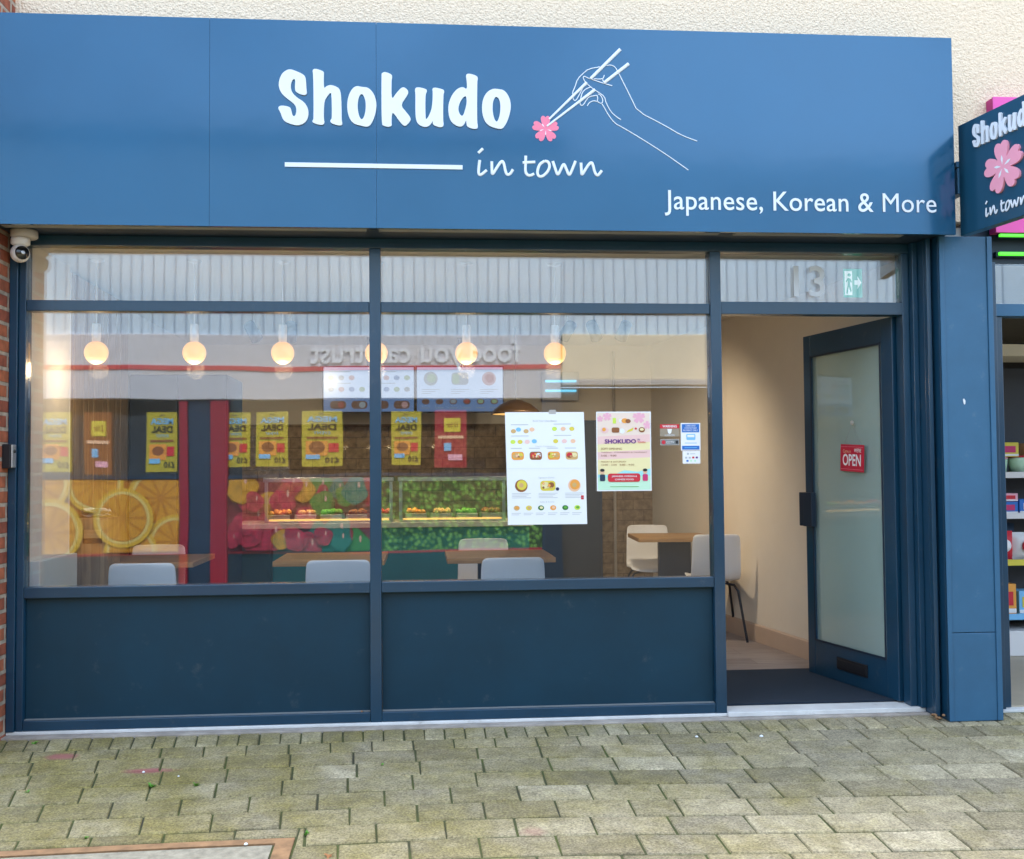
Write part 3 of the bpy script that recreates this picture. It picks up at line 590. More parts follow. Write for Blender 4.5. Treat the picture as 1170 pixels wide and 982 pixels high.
# ------------------------------------------------------------------ door
H0 = Vector((2.778, .055, .012)); DD = Vector((-.198, .980, 0)).normalized(); DW, DH = .868, 2.092
DR = thing('entrance_door', 'dark blue glazed entrance door standing open into the shop', 'door', H0)
DN = Vector((DD.y, -DD.x, 0))      # points away from the viewer side
def dm(p): return H0 + DD*p[0] + DN*p[1] + Vector((0, 0, p[2]))
def dbox(name, d, m='frame_paint', parent=DR, b=.003): return MB().box(*d, X=dm).build(name, m, parent, b)
dbox('stile', (0, .10, 0, .046, 0, DH)); dbox('stile', (DW-.075, DW, 0, .046, 0, DH)); dbox('top_rail', (.1005, DW-.0755, .001, .045, DH-.13, DH)); dbox('bottom_rail', (.1005, DW-.0755, .001, .045, 0, .205))
dbox('glass', (.1, DW-.075, .018, .026, .205, DH-.13), 'door_glass', b=0)
bd = MB(); 
for d in ((.1, .112, -.004, .0005, .205, DH-.13), (DW-.087, DW-.075, -.004, .0005, .205, DH-.13), (.1122, DW-.0872, -.004, .0005, DH-.142, DH-.13), (.1122, DW-.0872, -.004, .0005, .205, .217)): bd.box(*d, X=dm)
bd.build('glazing_bead', 'dark_paint', DR, .001)
hd = MB().box(DW-.115, DW-.02, -.035, -.0005, .905, 1.115, X=dm).box(DW+.0005, DW+.045, -.02, .05, .905, 1.115, X=dm); hd.build('push_handle', 'dark_paint', DR, .004)
lp = MB().box(.27, .56, -.008, -.0005, .075, .145, X=dm).box(.285, .545, -.012, -.0085, .088, .132, X=dm); lp.build('letter_plate', 'black_plastic', DR, .003)
MB().box(.015, .045, .0, .03, DH+.0005, DH+.016, X=dm).build('pivot', 'plastic_white', DR, .002)
# OPEN sign on the door glass
P0 = at(961, 513.5, o=H0-DN*.006, n=DN); P1 = at(988, 539, o=H0-DN*.006, n=DN)
e0 = (P0-H0).dot(DD); e1 = (P1-H0).dot(DD); wO = abs(e0-e1); zc = (P0.z+P1.z)/2
OS = thing('open_sign', 'small red sign reading OPEN hanging on a string on the door glass', 'door sign', H0+DD*((e0+e1)/2)+Vector((0, 0, zc)))
FO = frame_map(H0+DD*max(e0, e1)-DN*.008+Vector((0, 0, zc-.078)), -DD, (0, 0, 1))
_t = R(-3)
FO2 = lambda p: FO((wO/2+(p[0]-wO/2)*math.cos(_t)-(p[1]-.078)*math.sin(_t), .078+(p[0]-wO/2)*math.sin(_t)+(p[1]-.078)*math.cos(_t), p[2]))
s = Sheet(FO2, wO, .156, [mat('sign_red', (.55, .015, .05), .4)], thick=.003)
s.rect(.006, .012, wO-.006, .0135, 'pale_pink').rect(.006, .1425, wO-.006, .144, 'pale_pink')
s.text('OPEN', wO/2, .035, .068, 'ink_white', wd=wO*.78, bold=.02, align='c'); s.text("WE'RE", wO*.90, .113, .022, 'ink_white', align='r', wd=wO*.30, bold=.01); s.text('Come in', wO*.12, .108, .02, 'peach_ink', wd=wO*.34)
s.build('board', OS)
hk = H0+DD*((e0+e1)/2)-DN*.008+Vector((0, 0, zc+.205)); sg = MB()
for q in ((wO*.14, .152, .001), (wO*.86, .152, .001)): sg.tube([hk, FO2(q)], .0009, 5)
sg.build('string', 'grey_strip', OS); MB().lathe([(0, .012), (.010, .009), (.013, .003), (.012, -.003), (0, -.004)], hk, 14, axis='x').build('suction_hook', 'plastic_grey', OS)

# mat
tag(bx('door_mat', (1.79, 2.79, .10, 1.01, .001, .012), 'carpet', bevel=.003), 'dark navy entrance matting inside the open doorway', 'door mat')

# ------------------------------------------------------------------ security camera, door buzzer
cc = at(24, 272, y=-.12)
SC = thing('security_camera', 'white dome security camera hanging under the fascia beside the brick pier', 'security camera', (-1.775, -.12, 2.487))
MB().lathe([(0, 2.487), (.062, 2.487), (.064, 2.478), (.064, 2.455), (.058, 2.448), (0, 2.448)], (-1.757, -.12, 0), 28).build('base', 'plastic_grey', SC)
MB().lathe([(0, 2.4478), (.042, 2.4478), (.045, 2.440), (.045, 2.418), (.030, 2.408), (0, 2.408)], (-1.775, -.12, 0), 28).build('collar', 'plastic_white', SC)
cb = Vector((-1.777, -.12, 2.372)); n = 28
MB().lathe([(.0455*math.sin(math.pi*k/14), .0455*math.cos(math.pi*k/14)) for k in range(15)], cb, n).build('ball', 'plastic_white', SC)
dirl = Vector((.62, -.78, -.05)).normalized(); qm = Matrix.Translation(cb) @ dirl.to_track_quat('Z', 'Y').to_matrix().to_4x4()
fc = MB(); fc.lathe([(.0475*math.sin(R(a)), .0475*math.cos(R(a))) for a in (0, 10, 20, 30, 38, 44, 45)]); fc.v = [tuple(qm @ Vector(p)) for p in fc.v]; fp = fc.build('face_plate', 'black_gloss', SC)
fc = MB(); fc.lathe([(.004, .0485), (.009, .0487), (.010, .0475), (0, .0475)], n=16); fc.v = [tuple(qm @ Vector(p)) for p in fc.v]; fc.build('lens', 'silver', fp)
BZ = thing('door_buzzer', 'small black and silver entry buzzer fixed to the brick pier', 'buzzer', (-1.84, -.06, 1.36))
bx('housing', (-1.8565, -1.815, -.115, -.055, 1.305, 1.425), 'black_plastic', BZ, .004); bx('face', (-1.8145, -1.808, -.112, -.06, 1.308, 1.422), 'silver', BZ, .003)
MB().lathe([(0, 0), (.009, .0), (.009, .004), (0, .004)], (-1.8078, -.086, 1.39), 14, axis='x').build('button', 'black_gloss', BZ)

# ------------------------------------------------------------------ right-hand neighbour
NF = thing('pink_fascia', 'bright pink fascia box of the neighbouring shop half hidden behind the projecting sign', 'shop fascia', (5, -.04, 2.6))
bx('front_panel', (3.315, 9, -.072, -.066, 2.545, 3.29), 'pink', NF, .002); bx('box_body', (3.317, 9, -.0655, -.001, 2.548, 3.287), 'pink_deep', NF, .001)
NL = thing('neon_tube', 'upper bright green light line under the pink fascia', 'neon light', (5, -.05, 2.53), 'green light lines under the pink fascia')
bx('lamp', (3.34, 9, -.068, -.05, 2.525, 2.54), 'green_led', NL, .003); bx('channel', (3.34, 9, -.0495, -.03, 2.522, 2.543), 'dark_paint', NL, .002)
NL2 = thing('neon_tube', 'lower bright green light line just above the neighbouring transom glass', 'neon light', (5, -.02, 2.44), 'green light lines under the pink fascia')
bx('lamp', (3.36, 9, -.026, -.008, 2.432, 2.45), 'green_led', NL2, .003); bx('channel', (3.35, 9, -.0075, .02, 2.425, 2.456), 'dark_paint', NL2, .002)
NS = thing('neighbour_shopfront', 'dark blue frame of the neighbouring shop doorway with pale transom glass', 'shopfront', (3.4, 0, 0))
bx('head', (3.2, 9, .021, .06, 2.39, 2.62), 'dark_paint', NS); bx('jamb', (3.2, 3.322, -.045, .06, -.02, 2.389), 'frame_paint', NS); bx('jamb', (3.323, 3.372, -.01, .06, -.02, 2.096), 'frame_paint', NS)
bx('transom', (3.323, 9, -.02, .06, 2.098, 2.165), 'pillar_paint', NS); bx('glass_pane', (3.323, 9, .005, .02, 2.166, 2.3895), 'window_glass', NS, 0); bx('sill_strip', (3.2, 9, -.06, .05, -.06, -.021), 'white_sill', NS)
MB().box(3.34, 3.36, .0, .03, 2.0965, 2.0975).build('pivot', 'plastic_white', NS)
struct(bx('neighbour_floor', (3.2, 9, .0, 6, -.3, -.012), mat('nb_floor', (.42, .36, .27), .5, noise=.08), bevel=0))
struct(bx('neighbour_ceiling', (3.2, 9, .06, 6, 2.7, 2.8), 'cream', bevel=0))
struct(MB().box(3.2, 9, 5.8, 6, 0, 2.7).box(3.192, 3.25, .07, 5.8, 0, 2.7).box(8.8, 9, .07, 5.8, 0, 2.7).build('neighbour_wall', mat('nb_wall', (.16, .15, .15), .8)))
nbk = bx('bulkhead', (3.26, 8, 1.2, 1.6, 2.02, 2.10), 'cream', NS, .002)
SH = thing('shop_shelving', 'dark gondola shelving with white lipped shelves inside the neighbouring shop', 'shelving', (4.6, 1.7, 0))
bx('back_panel', (4.05, 5.9, 1.80, 1.83, .05, 2.0), mat('shelf_dark', (.055, .065, .085), .6), SH)
bx('base', (4.05, 5.9, 1.36, 1.799, -.01, .16), 'plastic_white', SH)
shz = [(.26, 'sky_ink'), (.63, 'yellow_ink'), (.95, 'plastic_white'), (1.23, 'plastic_white')]
for z, lm in shz:
    sh = bx('shelf', (4.05, 5.9, 1.40, 1.799, z-.02, z), 'silver', SH); bx('price_strip', (4.05, 5.9, 1.385, 1.3995, z-.03, z+.012), lm, sh)
bx('upright', (4.03, 4.0495, 1.36, 1.83, -.01, 2.0), 'shelf_dark', SH)
def packet(x, z, w_, h, m1, m2, label, kind='box'):
    nm = {'box': 'carton', 'bag': 'crisp_packet', 'tub': 'plastic_tub'}[kind]
    e = thing(nm, label, {'box': 'carton', 'bag': 'crisp packet', 'tub': 'tub'}[kind], (x, 1.5, z+.001))
    if kind == 'box':
        bx('carton_body', (x-w_/2, x+w_/2, 1.42, 1.56, z+.001, z+h), m1, e, .003); bx('label_band', (x-w_*.5+.002, x+w_*.5-.002, 1.4186, 1.4198, z+h*.06, z+h*.2), 'ink_white', e, 0); bx('print', (x-w_*.36, x+w_*.36, 1.4175, 1.4197, z+h*.3, z+h*.75), m2, e, 0)
    elif kind == 'tub':
        MB().lathe([(0, z+.001), (w_*.42, z+.001), (w_*.5, z+h*.85), (w_*.5, z+h), (0, z+h)], (x, 1.49, 0), 16).build('tub_body', m1, e)
        MB().lathe([(0, z+h+.0005), (w_*.53, z+h+.0005), (w_*.53, z+h+.012), (0, z+h+.012)], (x, 1.49, 0), 16).build('lid', m2, e)
    else:
        mb = MB(); N = 8; vs = []
        for j in range(N+1):
            for i in range(N+1):
                a, b_ = i/N*2-1, j/N; th = .05*max(0, 1-a*a)**.6*max(0, math.sin(math.pi*b_))**.5
                vs.append((x+a*w_/2, 1.46-th+random.uniform(-.002, .002), z+.002+b_*h))
        k = len(vs); vs += [(p[0], 2*1.465-p[1], p[2]) for p in vs]
        fs = [(j*(N+1)+i, j*(N+1)+i+1, (j+1)*(N+1)+i+1, (j+1)*(N+1)+i) for j in range(N) for i in range(N)]
        mb.add(vs, fs+[tuple(q+k for q in f)[::-1] for f in fs], 0, True); bag = mb.build('bag', m1, e)
        MB().lathe([(0, 0), (w_*.26, 0), (w_*.26, -.003), (0, -.003)], (x, 1.405, z+h*.52), 16, axis='y').build('print', m2, e)
    return e
packet(4.22, 1.232, .11, .10, 'mint_ink', 'petal_ink', 'pale mint tub nearest the doorway on the top shelf', 'tub'); packet(4.355, 1.232, .12, .11, 'mint_ink', 'red_ink', 'second pale mint tub along the top shelf', 'tub')
packet(4.24, 1.346, .17, .10, 'yellow_ink', 'magenta_ink', 'yellow carton with a magenta print lying on the mint tubs', 'box'); packet(4.47, 1.232, .12, .21, 'peach_ink', 'petal_ink', 'tall peach carton at the end of the top shelf', 'box')
packet(4.22, .952, .18, .085, 'blue_ink', 'magenta_ink', 'blue carton with a magenta print on the second shelf', 'box'); packet(4.42, .952, .20, .10, 'blue_ink', 'ink_white', 'blue carton with a white print on the second shelf', 'box')
packet(4.24, 1.039, .14, .055, 'petal_ink', 'red_ink', 'small pink carton on top of the blue carton', 'box')
packet(4.20, .632, .17, .20, 'red_ink', 'ink_white', 'red crisp packet with a white spot on the third shelf', 'bag'); packet(4.37, .632, .18, .19, 'ink_white', 'red_ink', 'white crisp packet with a red spot on the third shelf', 'bag')
packet(4.29, .632, .14, .25, 'navy_panel', 'sky_ink', 'dark blue crisp packet between the red and white packets', 'bag') .location.y = 1.60
packet(4.20, .262, .16, .21, 'orange_ink', 'red_ink', 'orange carton with a red print on the lowest shelf', 'box'); packet(4.38, .262, .16, .16, 'sky_ink', 'yellow_ink', 'blue carton with a yellow print on the lowest shelf', 'box')

# ------------------------------------------------------------------ seating
def chair(label):
    t = thing('dining_chair', label, 'chair', group='white moulded chairs at the tables')
    prof = [(.235, .425, .38), (.205, .447, .41), (.12, .442, .43), (.0, .430, .44), (-.11, .428, .44), (-.175, .45, .435), (-.212, .505, .43), (-.232, .58, .425), (-.246, .66, .42), (-.255, .73, .415), (-.259, .772, .405), (-.2595, .784, .39), (-.260, .797, .35)]
    N = 10; vs = []
    for k, (y, z, w_) in enumerate(prof):
        f = min(1, max(0, (k-3)/4))
        for i in range(N+1):
            a = i/N*2-1
            vs.append((a*w_*.435, y + f*.035*a*a, z + (1-f)*.022*a*a))
    fs = [(k*(N+1)+i, k*(N+1)+i+1, (k+1)*(N+1)+i+1, (k+1)*(N+1)+i) for k in range(len(prof)-1) for i in range(N)]
    sh = MB().add(vs, fs, 0, True).build('shell', 'shell_white', t)
    so_ = sh.modifiers.new('thick', 'SOLIDIFY'); so_.thickness = .012; ss = sh.modifiers.new('smooth', 'SUBSURF'); ss.levels = ss.render_levels = 2
    for sx_ in (-1, 1):
        for sy_ in (-1, 1):
            MB().tube([(sx_*.10, sy_*.10, .418), (sx_*.14, sy_*.14, .412), (sx_*.165, sy_*.165, .37), (sx_*.215, sy_*.225, .0)], .0095, 8).build('leg', 'leg_black', t)
    fr_ = MB().tube([(-.10, .10, .418), (.10, -.10, .418)], .008, 6).tube([(-.10, -.10, .421), (.10, .10, .421)], .008, 6).build('seat_frame', 'leg_black', t)
    return t
def copy_tree(o, parent=None):
    c = o.copy(); col.objects.link(c); c.parent = parent
    for ch_ in [k for k in bpy.data.objects if k.parent == o]: copy_tree(ch_, c)
    return c
def table(label):
    t = thing('dining_table', label, 'table', group='small oak dining tables')
    MB().box(-.335, .335, -.325, .325, .708, .74).build('table_top', 'oak', t, .003)
    MB().box(-.13, .13, -.04, .04, .022, .7075).build('pedestal', 'navy_panel', t, .004)
    MB().box(-.22, .22, -.22, .22, .001, .0215).build('base_plate', 'leg_black', t, .004)
    return t
T0 = table('oak table at the far left of the window, in front of the oak cabinet')
tabs = [(-1.50, 1.275, 0, None), (-.355, 1.24, 0, 'oak table behind the central window mullion'), (.695, 1.27, 0, 'oak table under the large white menu poster'), (2.255, 2.87, R(-4), 'oak table against the beige right wall')]
for x, y, a, lb in tabs:
    o = T0 if lb is None else copy_tree(T0); o.location = (x, y, 0); o.rotation_euler.z = a
    if lb: o['label'] = lb
C0 = chair('front white chair, back to the window, at the far left table')
chs = [(-1.29, .52, 0, None), (-1.56, 1.50, R(180), 'rear white chair behind the far left table, facing the window'), (-.25, .55, 0, 'white chair, back to the window, left of the central mullion'),
       (.71, .55, 0, 'white chair, back to the window, below the large menu poster'), (.64, 1.70, R(180), 'white chair behind the table under the menu poster, facing the window'),
       (2.40, 2.30, R(-6), 'white chair seen in the doorway with its black leg on the floor'), (2.13, 3.22, R(172), 'shaded white chair behind the table by the right wall')]
for x, y, a, lb in chs:
    o = C0 if lb is None else copy_tree(C0); o.location = (x, y, 0); o.rotation_euler.z = a
    if lb: o['label'] = lb

# ------------------------------------------------------------------ pendants
def pendant(label):
    t = thing('pendant_lamp', label, 'pendant lamp', (0, 0, 0), 'globe pendant lamps in the window')
    MB().tube([(0, 0, 2.455), (0, 0, 2.105)], .003, 6).build('cord', 'plastic_white', t)
    MB().lathe([(0, 2.105), (.020, 2.105), (.023, 2.098), (.0235, 2.03), (.022, 2.004), (0, 2.004)], n=20).build('lamp_holder', 'plastic_white', t)
    r = .064; MB().lathe([(.018, 2.0035)]+[(r*math.sin(R(a)), 1.945+r*math.cos(R(a))) for a in range(24, 181, 12)], n=28).build('bulb', 'bulb_glow', t)
    MB().lathe([(0, 2.459), (.04, 2.459), (.04, 2.4555), (.01, 2.4445), (0, 2.4445)], n=20).build('ceiling_rose', 'plastic_white', t)
    return t
names = ['leftmost globe pendant lamp, beside the white side wall', 'second globe pendant lamp from the left, over the gap after the left table', 'third globe pendant lamp from the left, beside the ceiling spotlights',
         'fourth globe pendant lamp, half hidden by the central mullion', 'fifth globe pendant lamp, hanging in front of the menu screens', 'rightmost globe pendant lamp, above the large menu poster']
L0 = pendant(names[0])
for i, u in enumerate((110, 222, 323, 430, 533, 634)):
    o = L0 if i == 0 else copy_tree(L0); o.location = (at(u, 403, y=.45).x, .45, 0); o['label'] = names[i]
    pl = bpy.data.lights.new('globe_light', 'POINT'); pl.energy = 1.5; pl.color = (1, .72, .42); pl.shadow_soft_size = .05
    lo = bpy.data.objects.new('globe_light', pl); col.objects.link(lo); lo.location = (o.location.x, .45, 1.85)

# ------------------------------------------------------------------ serving counter, food case, kitchen
CT = thing('serving_counter', 'long teal fronted serving counter with a pale top behind the tables', 'counter', (0, 2.9, 0))
bx('front_panel', (-1.21, 1.04, 2.60, 3.1, .02, .845), 'teal_front', CT, .004); bx('worktop', (-1.24, 1.07, 2.57, 3.15, .8455, .885), 'counter_top', CT, .004); bx('plinth', (-1.18, 1.0, 2.64, 3.05, .001, .0195), 'dark_paint', CT, 0)
tag(bx('side_panel_unit', (-1.205, -.93, 2.50, 2.598, .001, .844), mat('deep_teal', (.006, .045, .06), .5), bevel=.004), 'very dark teal end unit standing at the left end of the counter', 'cabinet')
def food_case(x0, x1, label):
    e = thing('food_display_case', label, 'display case', (x0, 2.7, .886), 'glass food display cases on the counter')
    bx('base_tray', (x0, x1, 2.64, 3.05, .8855, .90), 'steel', e, .002)
    bx('front_glass', (x0+.01, x1-.01, 2.645, 2.651, .9005, 1.195), 'case_glass', e, 0)
    for x in (x0, x1-.025): bx('post', (x, x+.025, 2.64, 2.665, .9005, 1.20), 'steel', e, .002)
    bx('top_shelf', (x0-.01, x1+.01, 2.63, 3.06, 1.2005, 1.235), 'steel', e, .003)
    bx('light_strip', (x0+.03, x1-.03, 2.668, 2.69, .9008, .912), 'amber_lamp', e, .002)
    return e
food_case(-1.0, -.02, 'left glass food case with a glowing amber strip, on the counter'); food_case(.03, .86, 'right glass food case with a glowing amber strip, on the counter')
FOODS = [('orange_ink', 'golden fried food'), ('brown_ink', 'dark brown cooked food'), ('tan_ink', 'pale tan cooked food'), ('red_ink', 'bright red cooked food'), ('green_ink', 'bright green vegetables')]
for i in range(9):
    x = -.90+i*.2 + (.06 if i > 4 else 0); mname, wd = FOODS[(i*2) % 5]
    e = thing('food_tray', f'steel tray of {wd} in the {"left" if i < 5 else "right"} food case, number {i % 5+1} from its left end' if False else f'{["first","second","third","fourth","last"][i % 5] if i < 5 else ["first","second","third","last"][i-5]} tray from the left in the {"left" if i < 5 else "right"} glass food case, {wd}', 'food tray', (x, 2.85, .901), 'steel food trays in the glass cases')
    bx('tray', (x-.085, x+.085, 2.72, 3.0, .901, .945), 'steel', e, .004)
    mb = MB()
    for _ in range(16):
        cx_, cy_, r_ = x+random.uniform(-.065, .065), random.uniform(2.75, 2.97), random.uniform(.016, .028)
        mb.lathe([(0, .946), (r_, .947), (r_*.9, .946+r_*.8), (r_*.5, .946+r_*1.35), (0, .946+r_*1.45)], (cx_, cy_, 0), 7)
    mb.build('food', mname, e)
al = bpy.data.lights.new('case_light', 'AREA'); al.shape = 'RECTANGLE'; al.size = 1.8; al.size_y = .06; al.energy = 2.6; al.color = (1, .68, .34)
ao = bpy.data.objects.new('case_light', al); col.objects.link(ao); ao.location = (-.07, 2.85, 1.19)
def scr(x0, x1, label, left):
    z0, z1, y = 1.795, 2.205, 3.65
    e = thing('menu_screen', label, 'menu screen', ((x0+x1)/2, y, z0), 'menu screens over the counter')
    bx('casing', (x0, x1, y, y+.05, z0, z1), 'black_plastic', e, .004); MB().box((x0+x1)/2-.02, (x0+x1)/2+.02, y+.01, y+.04, z1+.0005, 2.4595).build('hanger', 'black_plastic', e)
    W, Hh = x1-x0-.02, z1-z0-.02; s = Sheet(frame_map((x0+.01, y-.0015, z0+.01), (1, 0, 0), (0, 0, 1)), W, Hh, ['screen_white'], thick=.001)
    s.rect(0, 0, W, Hh*.31, 'screen_blue')
    if left:
        for k in range(4):
            cx_ = W*(.16+.235*k); s.rrect(cx_-.07, Hh*.06, cx_+.07, Hh*.24, .03, 'screen_brown', 2); s.disc(cx_+.025, Hh*.15, .028, ['screen_red', 'screen_dim', 'screen_brown', 'screen_pink'][k], 3)
        for r_, zz_ in ((0, .76), (1, .50)):
            for k in range(4):
                for side in (0, 1):
                    if r_ == 0 and k == 3 and side == 0: continue
                    s.disc(W*(.08+.115*k+.5*side), Hh*zz_, .026, ['screen_green', 'screen_dim', 'screen_pink', 'screen_blue'][(k+r_+side) % 4], 1, .022)
            for side in (0, 1): s.rect(W*(.06+.5*side), Hh*(zz_+.13), W*(.30+.5*side), Hh*(zz_+.145), 'screen_dim')
    else:
        for k, mm in enumerate(('screen_dim', 'screen_dim', 'screen_pink')):
            cx_ = W*(.16+.34*k)
            if k == 1: s.rrect(cx_-.075, Hh*.60, cx_+.075, Hh*.88, .03, mm); s.rrect(cx_-.065, Hh*.62, cx_-.005, Hh*.85, .02, 'screen_green', 2)
            else: s.disc(cx_, Hh*.74, .062, mm); s.disc(cx_+.006, Hh*.75, .04, 'screen_green' if k == 0 else 'screen_red', 2)
            for q in range(3): s.rect(cx_-.08, Hh*(.49-.045*q), cx_+.08-.04*q, Hh*(.503-.045*q), 'screen_dim')
        for k, mm in enumerate(('screen_brown', 'screen_brown', 'screen_dim', 'screen_red', 'screen_green', 'screen_green')):
            cx_ = W*(.1+.16*k); s.disc(cx_, Hh*.22, .034, 'screen_brown', 2, .026); s.disc(cx_, Hh*.225, .024, mm, 3, .018); s.rect(cx_-.04, Hh*.07, cx_+.035, Hh*.085, 'screen_dim', 2)
    s.build('display', e)
scr(-.655, .150, 'left lit menu screen showing small bowls and bento trays', True); scr(.158, .935, 'right lit menu screen showing three dishes above a row of sides', False)
# tall navy cupboard at the left
CP = thing('tall_cupboard', 'tall navy cupboard beside the oak boarding at the left of the room', 'cupboard', (-1.45, 2.2, 0))
bx('carcass', (-1.80, -1.14, 1.87, 2.48, .001, 1.96), 'navy_panel', CP, .004); bx('door', (-1.795, -1.475, 1.85, 1.8695, .08, 1.95), 'navy_panel', CP, .003); bx('door', (-1.468, -1.145, 1.85, 1.8695, .08, 1.95), 'navy_panel', CP, .003)
# waste cabinet with napkins
WS = thing('waste_cabinet', 'narrow oak cabinet with a waste slot under the window pier at the left', 'cabinet', (-1.7, 1.0, 0))
bx('carcass', (-1.795, -1.62, .80, 1.05, .001, 1.02), 'wall_wood', WS, .004); bx('slot', (-1.76, -1.65, .797, .7995, .87, .95), 'black_plastic', WS, .002); bx('flap', (-1.755, -1.655, .7935, .7965, .90, .95), 'oak_edge', WS, .002)
NK = MB()
for i in range(5):
    x, y = -1.71+random.uniform(-.03, .03), .92+random.uniform(-.06, .06); a = random.uniform(0, 3); n = 6; vs = []
    for j in range(n+1):
        for k in range(n+1):
            p = Matrix.Rotation(a, 3, 'Z') @ Vector(((k/n-.5)*.13, (j/n-.5)*.13, 0)); vs.append((x+p.x, y+p.y, 1.024+.009*i+.008*math.sin(k*1.3+i)*math.cos(j*1.1)+.008))
    NK.add(vs, [(j*(n+1)+k, j*(n+1)+k+1, (j+1)*(n+1)+k+1, (j+1)*(n+1)+k) for j in range(n) for k in range(n)], 0, True)
tag(NK.build('napkin_pile', 'paper'), 'crumpled white paper napkins heaped on the oak cabinet', 'napkins')
tag(bx('window_ledge', (-1.788, -1.735, .06, .63, .001, .83), mat('pale_ledge', (.62, .68, .68), .6), bevel=.004), 'pale low box against the white side wall under the first pane', 'ledge')
# fridge, insect killer, heat lamps
FR = thing('drinks_fridge', 'dark upright fridge against the back wall beyond the counter', 'fridge', (1.5, 3.9, 0))
bx('body', (1.10, 1.80, 3.62, 4.195, .001, 1.72), 'navy_panel', FR, .006); bx('door', (1.12, 1.78, 3.595, 3.619, .12, 1.70), 'dark_paint', FR, .004); bx('handle', (1.15, 1.17, 3.56, 3.5945, .8, 1.2), 'steel', FR, .003)
IK = thing('insect_killer', 'white insect killer box with two glowing blue tubes on the back wall', 'insect killer', (1.47, 4.1, 1.9))
bx('case', (1.33, 1.68, 4.10, 4.198, 1.93, 2.20), 'plastic_grey', IK, .006)
for z in (2.02, 2.11): MB().tube([(1.36, 4.085, z), (1.65, 4.085, z)], .011, 8).build('tube', 'blue_lamp', IK)
HL = thing('heat_lamp', 'brown dome heat lamp hanging over the right end of the counter', 'heat lamp', (1.0, 3.0, 1.7))
MB().lathe([(.02, 1.86), (.05, 1.855), (.13, 1.82), (.19, 1.77), (.205, 1.74), (.20, 1.74), (.12, 1.80), (0, 1.83)], (.98, 3.0, 0), 28).build('shade', mat('bronze', (.22, .13, .07), .35, metal=.5), HL)
MB().tube([(.98, 3.0, 2.4595), (.98, 3.0, 1.8605)], .006, 6).build('flex', 'grey_strip', HL); MB().lathe([(0, 1.742), (.19, 1.742), (.19, 1.7445), (0, 1.7445)], (.98, 3.0, 0), 24).build('glow_disc', 'amber_lamp', HL)
CD_ = thing('conduit_pipe', 'thin vertical pipe with a clamp on the back wall between the two posters', 'pipe', (2.02, 4.17, .9))
MB().tube([(2.02, 4.17, .02), (2.02, 4.17, 2.4)], .014, 8).build('pipe', 'counter_top', CD_); bx('clamp', (1.95, 2.05, 4.15, 4.198, 1.30, 1.33), 'plastic_white', CD_, .003)
# ceiling spotlights on tracks
def track(x0, x1, y, label):
    e = thing('track_rail', label, 'light track', ((x0+x1)/2, y, 2.44), 'ceiling light tracks'); bx('rail', (x0, x1, y-.018, y+.018, 2.436, 2.4585), 'black_plastic', e, .002); return e
def spot(x, y, tx, ty, label, en):
    e = thing('spotlight', label, 'spotlight', (x, y, 2.4), 'spotlights on the ceiling tracks')
    MB().tube([(x, y, 2.4355), (x, y, 2.30)], .008, 8).build('stem', 'plastic_grey', e)
    d = Vector((tx, ty, -1)).normalized(); X = Matrix.Translation((x, y, 2.27)) @ d.to_track_quat('Z', 'Y').to_matrix().to_4x4()
    mb = MB().lathe([(0, -.08), (.038, -.08), (.042, -.07), (.046, .06), (.040, .06), (.036, .03), (0, .03)], n=20); mb.v = [tuple(X @ Vector(p)) for p in mb.v]; h_ = mb.build('head', 'navy_panel', e)
    mb = MB().lathe([(0, .034), (.034, .034), (.034, .031), (0, .031)], n=18); mb.v = [tuple(X @ Vector(p)) for p in mb.v]; mb.build('lamp', 'spot_lens', h_)
    l = bpy.data.lights.new('spot_beam', 'SPOT'); l.energy = en; l.spot_size = R(125); l.spot_blend = 1; l.color = (1, .80, .55); l.shadow_soft_size = .04
    o = bpy.data.objects.new('spot_beam', l); col.objects.link(o); o.matrix_world = Matrix.Translation(Vector((x, y, 2.27))+d*.075) @ (-d).to_track_quat('Z', 'Y').to_matrix().to_4x4()
track(-1.15, -.55, 2.0, 'short light track over the left tables'); track(1.15, 1.75, 1.9, 'short light track over the right of the room')
spot(-.98, 2.0, .5, .7, 'left spotlight of the pair over the left tables', 13); spot(-.72, 2.0, -.2, 1.0, 'right spotlight of the pair over the left tables', 13)
spot(1.25, 1.9, -.6, .9, 'left spotlight of the three on the right hand track', 11); spot(1.45, 1.9, .5, .6, 'middle spotlight of the three on the right hand track', 30); spot(1.66, 1.9, -.3, .8, 'right spotlight of the three on the right hand track', 13)
# running-man exit sign just inside the transom
e0_, e1_ = at(963, 307, y=.30), at(985, 340, y=.30)
EX = thing('exit_sign', 'green emergency exit sign with a running man and arrow hanging inside the transom', 'exit sign', (e0_.x, .3, 2.3))
ew, eh = e1_.x-e0_.x, .165; eo = (e0_.x, .298, e1_.z-.002)
s = Sheet(frame_map(eo, (1, 0, 0), (0, 0, 1)), ew, eh, ['exit_green'], thick=.004)
s.rect(ew*.06, eh*.08, ew*.46, eh*.92, 'exit_white'); s.poly([(ew*.58, eh*.44), (ew*.76, eh*.44), (ew*.72, eh*.28), (ew*.95, eh*.52), (ew*.72, eh*.76), (ew*.76, eh*.60), (ew*.58, eh*.60)], 'exit_white')
s.disc(ew*.30, eh*.78, eh*.06, 'exit_green', 2)
for p in ([(.22, .68), (.36, .66), (.34, .42), (.22, .44)], [(.24, .44), (.34, .43), (.42, .22), (.36, .18), (.28, .34)], [(.22, .45), (.28, .44), (.20, .12), (.13, .14)], [(.36, .66), (.44, .54), (.41, .50), (.34, .58)], [(.22, .68), (.12, .56), (.14, .52), (.23, .60)]):
    s.poly([(ew*a, eh*b_) for a, b_ in p], 'exit_green', 2)
